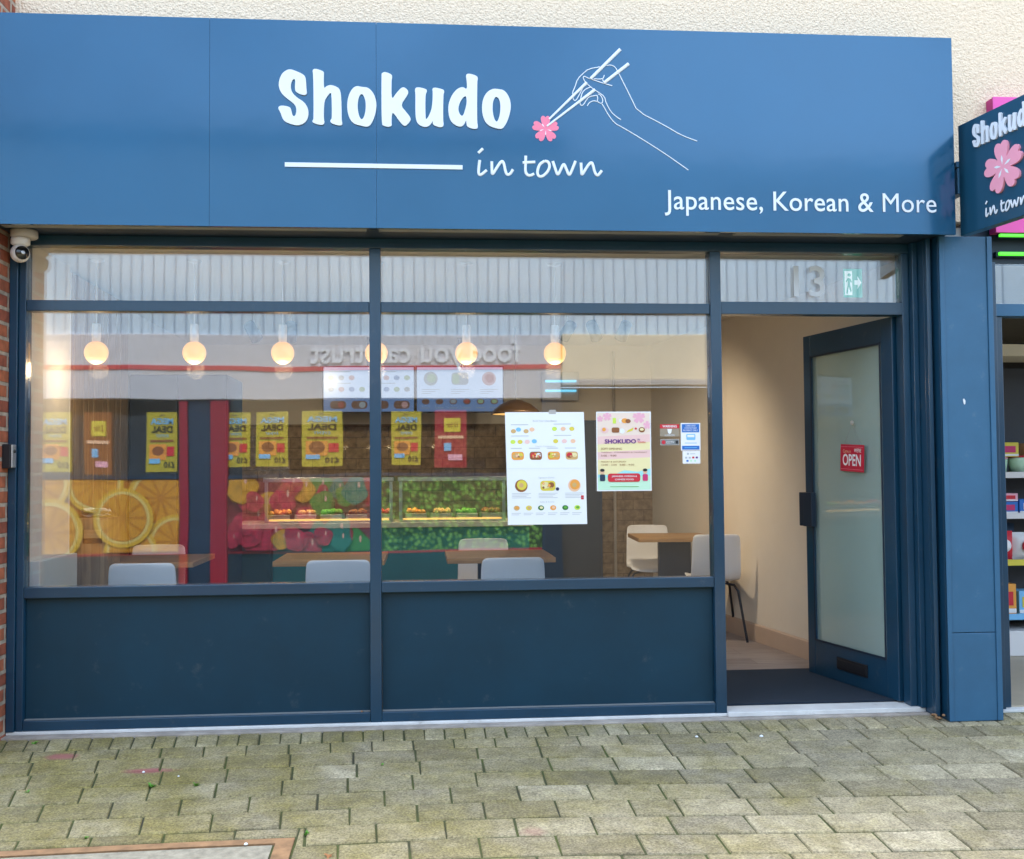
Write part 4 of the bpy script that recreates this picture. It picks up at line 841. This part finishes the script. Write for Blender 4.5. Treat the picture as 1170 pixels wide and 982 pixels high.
s.build('face', EX); bx('hanger', (eo[0]+ew*.4, eo[0]+ew*.6, .2985, .302, eo[2]+eh+.0005, 2.4595), 'plastic_grey', EX, 0)

# ------------------------------------------------------------------ posters and stickers behind the glass
YP = .0022
def place(pts): 
    a = at(*pts[0], y=YP); b_ = at(*pts[1], y=YP); return a, b_
a, b_ = place([(580, 600), (670, 471)]); W, Hh = b_.x-a.x-.004, b_.z-a.z
MP = thing('menu_poster', 'large white menu sheet with small food pictures taped inside the right pane', 'poster', (a.x, YP, a.z))
_bend = frame_map((a.x-.004, YP, a.z), (1, 0, 0), (0, 0, 1))
s = Sheet(lambda p: _bend((p[0]-.012*(p[1]/Hh-.5), p[1], p[2]+.012*max(0, .5-abs(p[1]/Hh-.5)))), W, Hh, ['paper'], nseg=16)
def dish(x, y, r, c1, c2, c3=None, ry=None):
    s.rrect(x-r*1.25, y-r*.85, x+r*1.25, y+r*.8, r*.5, c1, 1); s.disc(x-r*.45, y+r*.05, r*.62, c2, 2, r*.55); s.disc(x+r*.55, y+r*.1, r*.5, c3 or c2, 3, r*.45)
    for _ in range(9): s.disc(x+random.uniform(-.85, .85)*r, y+random.uniform(-.4, .45)*r, r*random.uniform(.12, .26), random.choice(['tan_ink', 'brown_ink', 'orange_ink', c2, 'butter_ink', 'peach_ink']), 4+_*.3, n=8)
s.text('Build Your Own Bento', W/2, Hh*.915, .009, 'grey_ink', align='c', wd=W*.30)
for k, (u_, v_, mm) in enumerate([(.10, .83, 'tan_ink'), (.165, .845, 'sky_ink'), (.26, .83, 'tan_ink'), (.335, .845, 'peach_ink'), (.62, .85, 'lime_ink'), (.73, .85, 'peach_ink'), (.84, .85, 'yellow_ink'), (.09, .735, 'lime_ink'), (.18, .735, 'yellow_ink'), (.27, .735, 'blush_ink'), (.36, .74, 'sky_ink'), (.63, .74, 'yellow_ink'), (.74, .74, 'blush_ink'), (.85, .74, 'peach_ink')]):
    s.disc(W*u_, Hh*v_, .0135, mm, 1, .011)
for x_, y_ in ((.07, .885), (.61, .89), (.07, .785), (.61, .788)): s.rect(W*x_, Hh*y_, W*(x_+.22), Hh*(y_+.006), 'grey_ink')
for k, cs in enumerate([('orange_ink', 'tan_ink', 'yellow_ink'), ('brown_ink', 'red_ink', 'paper'), ('orange_ink', 'yellow_ink', 'tan_ink'), ('tan_ink', 'red_ink', 'butter_ink')]):
    dish(W*(.145+.228*k), Hh*.612, .026, *cs); s.rect(W*(.06+.228*k), Hh*.675, W*(.20+.228*k), Hh*.681, 'grey_ink')
s.text('Popular Combinations', W/2, Hh*.69, .007, 'grey_ink', align='c', wd=W*.25)
s.text('Signature Dishes', W*.5, Hh*.41, .008, 'grey_ink', align='c', wd=W*.2); s.text('Sides & Extras', W*.5, Hh*.195, .008, 'grey_ink', align='c', wd=W*.18)
for k, cs in enumerate([('brown_ink', 'yellow_ink', 'tan_ink'), ('yellow_ink', 'butter_ink', 'brown_ink'), ('peach_ink', 'orange_ink', 'tan_ink')]):
    x_ = W*(.18+.335*k)
    if k == 1: dish(x_, Hh*.345, .032, *cs); s.disc(x_+.05, Hh*.315, .009, 'navy_ink', 4)
    else: s.disc(x_, Hh*.345, .033, cs[0], 1); s.disc(x_+.003, Hh*.352, .026, cs[1], 2); s.disc(x_, Hh*.35, .012, cs[2], 3)
    for q in range(4): s.rect(x_-.05, Hh*(.275-.013*q), x_+.05-.012*(q % 3), Hh*(.279-.013*q), 'grey_ink')
s.rect(W*.93, Hh*.22, W*.965, Hh*.255, 'red_ink')
for k, (c1, c2) in enumerate([('tan_ink', 'orange_ink'), ('yellow_ink', 'tan_ink'), ('dkgreen_ink', 'butter_ink'), ('orange_ink', 'peach_ink'), ('dkgreen_ink', 'green_ink'), ('lime_ink', 'green_ink')]):
    x_ = W*(.115+.153*k); s.disc(x_, Hh*.148, .016, c1, 1, .013); s.disc(x_+.002, Hh*.15, .009, c2, 2, .007)
    for q in range(2): s.rect(x_-.028, Hh*(.10-.014*q), x_+.022-.01*q, Hh*(.104-.014*q), 'grey_ink')
s.rect(.002, Hh*.498, W-.002, Hh*.5, mat('crease_shade', (.70, .72, .74), .7))  # shading along the fold, drawn as a thin grey strip
s.build('sheet', MP); bx('tape', (a.x+W*.53, a.x+W*.62, YP-.0015, YP-.0005, a.z+Hh-.010, a.z+Hh+.012), 'plastic_grey', MP, 0)
# pink opening poster
a, b_ = place([(682, 561.5), (743.5, 470.5)]); W, Hh = b_.x-a.x, b_.z-a.z
OP = thing('opening_poster', 'pastel poster with cherry blossoms and the word SHOKUDO, right of the menu sheet', 'poster', (a.x, YP, a.z))
s = Sheet(frame_map((a.x, YP, a.z), (1, 0, 0), (0, 0, 1)), W, Hh, ['paper']); bd_ = .006
for k, mm in enumerate(('mint_ink', 'mint_ink', 'butter_ink', 'butter_ink', 'blush_ink', 'butter_ink', 'blush_ink', 'peach_pale', 'peach_pale', 'peach_pale')):
    if mm == 'peach_pale' and mm not in MATS: mat(mm, (.86, .70, .60), .5)
    y0_, y1_ = bd_+(Hh-2*bd_)*k/10, bd_+(Hh-2*bd_)*(k+1)/10; sl_ = .012 if k else 0; s1_ = .012 if k < 9 else 0
    s.poly([(bd_, y0_-sl_*.3), (W-bd_, y0_+sl_*.7), (W-bd_, y1_+s1_*.7), (bd_, y1_-s1_*.3)], mm)
s.poly([(W*.3, Hh*.2), (W*.5, Hh*.26), (W*.75, Hh*.24), (W-bd_, Hh*.28), (W-bd_, Hh*.19), (bd_, Hh*.17), (bd_, Hh*.21)], 'cyan_ink', 2)
for x_, y_, r_ in ((.20, .94, .024), (.07, .91, .017), (.78, .93, .034), (.93, .83, .022)): s.poly([(max(bd_, min(W-bd_, p[0])), min(Hh-bd_, p[1])) for p in blossom(W*x_, Hh*y_, r_)], 'petal_ink', 2)
s.rect(W*.30, Hh*.85, W*.36, Hh*.92, 'lime_ink', 3); s.disc(W*.52, Hh*.885, .018, 'orange_ink', 3, .013); s.disc(W*.58, Hh*.88, .014, 'brown_ink', 4, .011); s.disc(W*.45, Hh*.885, .010, 'paper', 2)
s.disc(W*.15, Hh*.765, .022, 'blush_ink', 3, .016); s.disc(W*.14, Hh*.775, .010, 'orange_ink', 4); s.rrect(W*.28, Hh*.735, W*.42, Hh*.80, .008, 'brown_ink', 3); s.disc(W*.47, Hh*.755, .014, 'paper', 3)
s.poly([(W*.54, Hh*.735), (W*.66, Hh*.76), (W*.68, Hh*.80), (W*.58, Hh*.765)], 'yellow_ink', 3); s.disc(W*.72, Hh*.785, .006, 'red_ink', 4); s.disc(W*.83, Hh*.77, .017, 'brown_ink', 3, .014); s.disc(W*.83, Hh*.775, .011, 'butter_ink', 4, .007)
s.text('SHOKUDO', W*.15, Hh*.60, .022, 'purple_ink', 4, wd=W*.57, bold=.03); s.text('IN', W*.75, Hh*.635, .010, 'purple_ink', 4, bold=.01); s.text('TOWN', W*.75, Hh*.60, .010, 'red_ink', 4, wd=W*.14, bold=.01)
s.text('SOFT OPENING', W*.08, Hh*.52, .011, 'brown_ink', 4, wd=W*.38); s.text('TUESDAY, WEDNESDAY & THURSDAY', W*.08, Hh*.48, .006, 'brown_ink', 4, wd=W*.84); s.text('5:00 - 9:00', W*.08, Hh*.435, .010, 'brown_ink', 4, wd=W*.28)
s.text('FRIDAY & SATURDAY', W*.08, Hh*.36, .008, 'brown_ink', 4, wd=W*.46); s.text('12:00 - 3:00   5:00 - 9:30', W*.08, Hh*.32, .009, 'brown_ink', 4, wd=W*.60)
s.rrect(W*.20, Hh*.115, W*.79, Hh*.22, .012, 'red_ink', 4); s.text('JAPANESE, KOREAN &', W*.5, Hh*.175, .009, 'ink_white', 6, wd=W*.46, align='c', bold=.01); s.text('CHINESE FOOD', W*.5, Hh*.135, .009, 'ink_white', 6, wd=W*.34, align='c', bold=.01)
for x_, cl in ((.10, 'navy_panel'), (.88, 'magenta_ink')): s.rrect(W*(x_-.045), Hh*.125, W*(x_+.05), Hh*.21, .006, cl, 4); s.disc(W*x_, Hh*.245, .012, 'skin_ink', 4, .014); s.disc(W*x_, Hh*.262, .012, 'black_ink', 5, .008)
s.text('AT 13 TOWN CENTRE', W*.5, Hh*.05, .007, 'dkgreen_ink', 4, wd=W*.5, align='c') if False else s.rect(W*.24, Hh*.052, W*.76, Hh*.058, 'green_ink', 4)
s.build('sheet', OP)
# stickers
def sticker(u0, v0, u1, v1, name, label, m0):
    a, b_ = place([(u0, v1), (u1, v0)]); return thing(name, label, 'sticker', (a.x, YP, a.z)), Sheet(frame_map((a.x, YP, a.z), (1, 0, 0), (0, 0, 1)), b_.x-a.x, b_.z-a.z, [m0]), b_.x-a.x, b_.z-a.z
e, s, W, Hh = sticker(754, 485, 776, 499, 'warning_sticker', 'small sticker with a red WARNING band above a white camera symbol', 'wall_brown')
s.rect(0, Hh*.66, W, Hh, 'red_ink'); s.text('WARNING', W/2, Hh*.74, .013, 'ink_white', wd=W*.74, align='c', bold=.02); s.poly([(W*.38, Hh*.62), (W*.62, Hh*.62), (W*.58, Hh*.28), (W*.5, Hh*.2), (W*.42, Hh*.28)], 'ink_white'); s.text('IN OPERATION', W/2, Hh*.02, .010, 'ink_white', wd=W*.5, align='c'); s.build('film', e)
e, s, W, Hh = sticker(754.5, 502, 776, 509, 'alarm_sticker', 'small white outlined security strip sticker with a red end below the warning sticker', 'plastic_grey')
s.rrect(W*.02, Hh*.08, W*.98, Hh*.92, .006, 'grey_strip'); s.disc(W*.17, Hh*.5, Hh*.33, 'red_ink', 2); s.text('CCTV', W*.32, Hh*.3, .013, 'ink_white', wd=W*.4); s.rect(W*.8, Hh*.25, W*.94, Hh*.75, 'black_ink', 2); s.build('film', e)
e, s, W, Hh = sticker(778, 483.5, 800, 515, 'payment_sticker', 'tall blue and white card payment sticker at the right edge of the pane', 'ink_white')
s.rect(W*.06, Hh*.66, W*.94, Hh*.96, 'blue_ink'); s.rect(W*.06, Hh*.03, W*.94, Hh*.17, 'blue_ink')
for k, tx in enumerate(('CARD AND', 'CONTACTLESS', 'PAYMENTS ONLY')): s.text(tx, W/2, Hh*(.87-.085*k), .0095, 'ink_white', wd=W*(.5+.12*k), align='c')
s.rrect(W*.28, Hh*.38, W*.74, Hh*.60, .006, 'sky_ink'); s.rect(W*.33, Hh*.48, W*.69, Hh*.57, 'ink_white', 2); s.rect(W*.2, Hh*.26, W*.8, Hh*.28, 'sky_ink'); s.rect(W*.18, Hh*.09, W*.82, Hh*.11, 'sky_ink', 2); s.build('film', e)
e, s, W, Hh = sticker(780, 515.5, 800, 530, 'card_brands_sticker', 'small white sticker with coloured payment marks below the blue payment sticker', 'ink_white')
s.disc(W*.3, Hh*.78, .006, 'grey_ink'); s.rect(W*.42, Hh*.75, W*.72, Hh*.80, 'grey_ink')
for x_, y_, mm in ((.2, .47, 'grey_ink'), (.4, .47, 'grey_ink'), (.6, .48, 'red_ink'), (.8, .48, 'purple_ink'), (.27, .22, 'blue_ink'), (.48, .22, 'mint_ink'), (.7, .22, 'mint_ink')): s.rrect(W*x_-.006, Hh*y_-.005, W*x_+.006, Hh*y_+.005, .002, mm)
s.build('film', e)

# ------------------------------------------------------------------ the shop across the street (seen in the glass)
YO = -9.0; GO = -.2
OB = thing('opposite_shop', 'low grey clad supermarket across the street with a red striped pale fascia', 'shop building', (-2, YO-1, GO))
cl = MB().box(-14, 2.2, YO-.25, YO-.05, 3.22, 5.75, 0); x = -14
while x < 2.15: cl.box(x, x+.014, YO-.049, YO-.034, 3.23, 5.74, 1); x += .15
cl.build('cladding', ['clad', 'clad_rib'], OB); bx('roof_edge', (-14, 2.25, YO-.3, YO, 5.752, 5.9), 'clad_rib', OB)
bx('fascia', (-14, 2.2, YO-.2, YO, 2.30, 3.215), 'opp_fascia', OB, .01); bx('red_stripe', (-14, 2.2, YO+.001, YO+.012, 2.71, 2.775), mat('stripe_red', (.55, .05, .08), .5), OB, 0)
FL_ = frame_map((1.6, YO, 2.82), (-1, 0, 0), (0, 0, 1)); vs, fs = text_geo('food you can trust', .01, .03); xs = [v[0] for v in vs]; k = 2.95/(max(xs)-min(xs))
MB().add([FL_(((v[0]-min(xs))*k, v[1]*k*1.15, .012+v[2]*k)) for v in vs], fs).build('lettering', 'white_vinyl', OB)
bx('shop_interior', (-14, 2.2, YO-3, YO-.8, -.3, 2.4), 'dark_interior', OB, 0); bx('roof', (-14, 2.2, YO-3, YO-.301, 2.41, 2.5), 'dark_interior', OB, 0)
for x0, x1 in ((-3.13, -3.02), (-2.72, -2.49), (-.47, -.42), (1.92, 1.96), (-5.6, -5.5)): bx('column', (x0, x1, YO-.12, YO-.02, GO-.3, 2.295), 'red_frame' if x0 < -2 else 'navy_panel', OB, .004)
bx('end_pier', (1.963, 2.209, YO-.15, YO-.03, GO-.3, 2.295), 'dark_paint', OB)
bx('door', (-3.018, -2.722, YO-.11, YO-.06, GO-.3, 2.29), 'navy_panel', OB, .003)

for x0, x1 in ((-5.49, -3.135), (-2.485, 1.915)): bx('base_rail', (x0, x1, YO-.1, YO-.03, GO-.3, .145), 'dark_paint', OB); bx('base_trim', (x0, x1, YO-.1, YO-.028, .146, .18), 'red_frame', OB)
op = MB(); FQ = frame_map((-3.135, YO-.05, .19), (-1, 0, 0), (0, 0, 1)); op.box(-5.49, -3.136, YO-.1, YO-.052, .181, 1.20, 0)
def fruit(mb, x, y, r, z):
    for rr, mi, dz in ((1, 1, 0), (.88, 2, .002), (.79, 3, .004)):
        P = [(x+r*rr*math.cos(2*math.pi*k/40), y+r*rr*math.sin(2*math.pi*k/40)) for k in range(40)]
        P = [(min(2.34, max(.01, a_)), min(1.0, max(.005, b_))) for a_, b_ in P]; mb.add([FQ((*p, z+dz)) for p in P], [tuple(range(40))], mi)
    for q in range(10):
        a0 = 2*math.pi*q/10+.3; P = [(x+r*.10*math.cos(a0), y+r*.10*math.sin(a0)), (x+r*.75*math.cos(a0-.24), y+r*.75*math.sin(a0-.24)), (x+r*.78*math.cos(a0), y+r*.78*math.sin(a0)), (x+r*.75*math.cos(a0+.24), y+r*.75*math.sin(a0+.24))]
        P = [(min(2.34, max(.01, a_)), min(1.0, max(.005, b_))) for a_, b_ in P]; mb.add([FQ((*p, z+.006)) for p in P], [(0, 1, 2, 3)], 4)
for k, (x, y, r) in enumerate([(.25, .75, .45), (1.15, .95, .4), (.05, .15, .38), (1.9, .95, .42), (.65, .02, .36), (1.75, .30, .46), (.75, .48, .41), (2.3, .5, .35)]): fruit(op, x, y, r, .004+.009*k)
op.build('fruit_panel', [mat('orange_bg', (.38, .14, .015), .5, noise=.4, nscale=7), mat('rind', (.66, .42, .04), .5), mat('pith', (.68, .54, .18), .5), mat('flesh', (.50, .21, .015), .5), mat('flesh_light', (.62, .30, .025), .5)], OB, smooth=False)
pp = MB().box(-2.485, -.475, YO-.1, YO-.052, .181, 1.20, 0); FQ2 = frame_map((-.475, YO-.05, .19), (-1, 0, 0), (0, 0, 1))
for k in range(44):
    x, y = random.uniform(.06, 1.95), random.uniform(.06, .95); r = random.uniform(.10, .21); mi = (random.choice([2, 2, 1]) if y > .5 else 1) if x > 1.35 else (random.choice([1, 1, 2]) if x > .75 else random.choice([3, 3, 4, 1] if y > .4 else [3, 4, 4, 1])); a0 = random.uniform(0, 6)
    P = [(x+r*math.cos(t_)*(1+.18*math.sin(3*t_+a0)), y+r*1.15*math.sin(t_)*(1+.12*math.cos(2*t_+a0))) for t_ in [2*math.pi*q/30 for q in range(30)]]
    P = [(min(2.0, max(.01, a_)), min(1.0, max(.005, b_))) for a_, b_ in P]; pp.add([FQ2((*p, .004+.003*k)) for p in P], [tuple(range(30))], mi)
    P = [(x-r*.3+r*.09*math.cos(t_), y+r*.40+r*.28*math.sin(t_)) for t_ in [2*math.pi*q/12 for q in range(12)]]; P = [(min(2.0, max(.01, a_)), min(1.0, max(.005, b_))) for a_, b_ in P]
    pp.add([FQ2((*p, .0055+.003*k)) for p in P], [tuple(range(12))], 5)
pp.build('pepper_panel', [mat('pepper_bg', (.16, .01, .03), .5), mat('pepper_red', (.34, .012, .05), .5, noise=.45, nscale=9), mat('pepper_yellow', (.48, .25, .02), .5, noise=.4, nscale=9), mat('pepper_green', (.04, .19, .03), .5), mat('pepper_teal', (.02, .14, .12), .5), mat('pepper_shine', (.60, .34, .30), .5)], OB, smooth=False)
bx('pea_panel', (-.415, 1.915, YO-.1, YO-.045, .181, 1.20), 'peas_print', OB, 0)
bx('window_glass', (-5.49, -3.135, YO-.11, YO-.10, 1.21, 2.295), 'case_glass', OB, 0); bx('window_glass', (-2.485, -.475, YO-.11, YO-.10, 1.21, 2.295), 'case_glass', OB, 0); bx('window_glass', (-.415, 1.915, YO-.11, YO-.10, 1.21, 2.295), 'case_glass', OB, 0)
bx('window_rail', (-5.49, -3.135, YO-.1, YO-.03, 1.205, 1.25), 'navy_panel', OB, 0); bx('window_rail', (-2.485, -.475, YO-.1, YO-.03, 1.205, 1.25), 'navy_panel', OB, 0); bx('window_rail', (-.415, 1.915, YO-.1, YO-.03, 1.205, 1.25), 'navy_panel', OB, 0)
def deal(xr, wd, z0, z1, label, base='poster_yellow', small='MEGA', big='DEAL', price='£10'):
    e = thing('deal_poster', label, 'poster', (xr, YO-.02, z0), 'sale posters in the shop across the street')
    s = Sheet(frame_map((xr, YO-.085, z0), (-1, 0, 0), (0, 0, 1)), wd, z1-z0, [base], thick=.003); s.t = .006; H_ = z1-z0
    if base == 'poster_yellow':
        s.text('THE', wd*.5, H_*.93, .03, 'navy_ink', 6, align='c'); s.text(small, wd*.5, H_*.80, H_*.10, 'sky_ink', 6, wd=wd*.74, align='c', bold=.03); s.text(big, wd*.5, H_*.66, H_*.11, 'black_ink', 6, wd=wd*.7, align='c', bold=.03); s.text('EVENT', wd*.5, H_*.58, .04, 'sky_ink', 6, wd=wd*.4, align='c'); s.rect(wd*.12, H_*.50, wd*.88, H_*.535, 'brown_ink', 6)
        s.rect(wd*.36, H_*.20, wd*.90, H_*.46, 'orange_ink', 6); s.disc(wd*.62, H_*.35, wd*.2, 'brown_ink', 10, wd*.15); s.rect(wd*.1, H_*.26, wd*.34, H_*.42, 'red_ink', 6); s.rect(wd*.55, H_*.14, wd*.9, H_*.22, 'sky_ink', 10)
        s.text(price, wd*.08, H_*.07, H_*.10, 'black_ink', 6, wd=wd*.34, bold=.03)
    else:
        s.rect(wd*.2, H_*.62, wd*.72, H_*.86, 'yellow_ink', 6); s.text(price, wd*.46, H_*.70, H_*.1, 'brown_ink', 8, wd=wd*.36, align='c', bold=.02); s.rect(wd*.1, H_*.50, wd*.9, H_*.55, 'peach_ink', 6); s.rect(wd*.5, H_*.28, wd*.72, H_*.42, 'sky_ink', 6); s.rect(wd*.15, H_*.12, wd*.6, H_*.22, 'petal_ink', 6)
    s.build('sheet', e)
px = lambda u: at(u, 500, y=9).x
ps = [(78, 40, 'large yellow sale poster with the word DEAL nearest the side wall'), (201, 165, 'yellow sale poster left of the red door post, on dark glass'), (283, 247, 'yellow sale poster just right of the wide red post'), (329, 290, 'yellow sale poster second to the right of the red post'), (391, 345, 'yellow sale poster third to the right of the red post, under the menu screen'), (481, 447, 'yellow sale poster above the green pea panel')]
for i, (u1, u0, lb) in enumerate(ps): deal(px(u1), px(u1)-px(u0), 1.30+(.06 if i > 1 else 0), 2.13, lb)
deal(px(125), px(125)-px(93), 1.27, 2.13, 'brown food poster with a pink foot beside the large DEAL poster', 'brown_ink', price='2 for'); deal(px(533), px(533)-px(496), 1.32, 2.15, 'red offer poster with a yellow price box above the pea panel', 'poster_red', price='10 for')
NB = thing('cream_shop', 'cream fronted shop across the street beside the grey clad one', 'shop building', (6, YO-1, GO))
bx('upper_wall', (2.21, 16, YO-.3, YO-.1, 3.22, 5.6), 'clad', NB, .01); nr = MB(); x = 2.25
while x < 9: nr.box(x, x+.014, YO-.099, YO-.084, 3.23, 5.59); x += .15
nr.build('cladding_ribs', 'clad_rib', NB)
bx('fascia', (2.21, 16, YO-.2, YO+.08, 2.55, 3.215), 'cream', NB, .01); bx('shade_band', (2.21, 16, YO-.2, YO+.1, 2.47, 2.548), 'plastic_grey', NB, .01)  # lower grey strip is the shadow band below the cream fascia, built solid
bx('shop_window', (2.21, 16, YO-.3, YO-.2, GO-.3, 2.46), mat('brown_front', (.055, .045, .035), .5), NB, 0)

# ------------------------------------------------------------------ small litter and weeds
def weed(x, y, label, n=6, k=1.0):
    mb = MB()
    for i in range(n):
        a = random.uniform(0, 6.28); r = random.uniform(.008, .02)*k; h = random.uniform(.004, .016)*k; c_ = Vector((x, y, gz(x, y)-.006)); d = Vector((math.cos(a), math.sin(a), 0)); sd_ = Vector((-d.y, d.x, 0))
        mb.add([c_, c_+d*r*.6+sd_*r*.4+Vector((0, 0, h)), c_+d*r+Vector((0, 0, h*1.2)), c_+d*r*.6-sd_*r*.4+Vector((0, 0, h))], [(0, 1, 2, 3)])
    tag(mb.build('weed', 'leaf_green'), label, 'weed', 'weeds in the paving joints')
for u, v, k, lb in ((39, 857, 1.1, 'tiny green weed close to the left end of the threshold'), (174, 898, 1.2, 'green weed left of the pair in the left paving'), (224, 897, 1.2, 'green weed right of the pair in the left paving'), (31, 903, .9, 'small weed at the far left of the paving'), (99, 948, .9, 'weed just above the manhole cover'), (349, 945, 1.0, 'largest round weed, right of the manhole cover'), (367, 975, 1.2, 'weed beside the dead leaf near the front edge'), (437, 876, .7, 'tiny moss weed below the central mullion')):
    p = at(u, v, z=-.06); weed(p.x, p.y, lb, 9, k)
def leaf(x, y, z, s, label, m='leaf_brown'):
    a = random.uniform(0, 6); mb = MB(); out = []
    for t_, r_ in ((0, 1), (.5, .45), (.9, .8), (1.5, .4), (2.2, .85), (2.9, .35), (3.14, .6), (3.6, .35), (4.2, .8), (4.9, .4), (5.4, .85), (5.9, .4)): out.append((x+s*r_*math.cos(t_+a), y+s*r_*math.sin(t_+a), z+.004+.25*s*math.sin(t_*2)))
    mb.add([(x, y, z+.006)]+out, [(0, i+1, (i+1) % 12+1) for i in range(12)]); tag(mb.build('dead_leaf', m), label, 'leaf')
p = at(376, 975, z=-.085); leaf(p.x, p.y, gz(p.x, p.y), .026, 'brown dead leaf on the paving near the manhole cover')
leaf(-.10, -.02, .047, .014, 'small orange leaf on the bottom rail by the central mullion')
pb = at(164, 884, z=-.06)
def chip(u, v, s, label):
    p = at(u, v, z=-.055); MB_ = MB().lathe([(0, -.002), (s, 0), (s*.8, s*.5), (s*.3, s*.8), (0, s*.8)], (p.x, p.y, gz(p.x, p.y)+.002), 7)
    tag(MB_.build('stone_chip', 'paper'), label, 'stone chip', 'pale stone chips on the paving')
for u, v, s, lb in ((164, 883, .007, 'white chip on the left paving beside the pink stain'), (281, 954, .008, 'white chip just above the manhole cover edge'), (796, 846, .008, 'pale chip on the paving in front of the right lower panel'), (870, 845, .010, 'pale flat chip on the paving in front of the doorway'), (204, 887, .005, 'tiny chip right of the white chip on the left paving')): chip(u, v, s, lb)
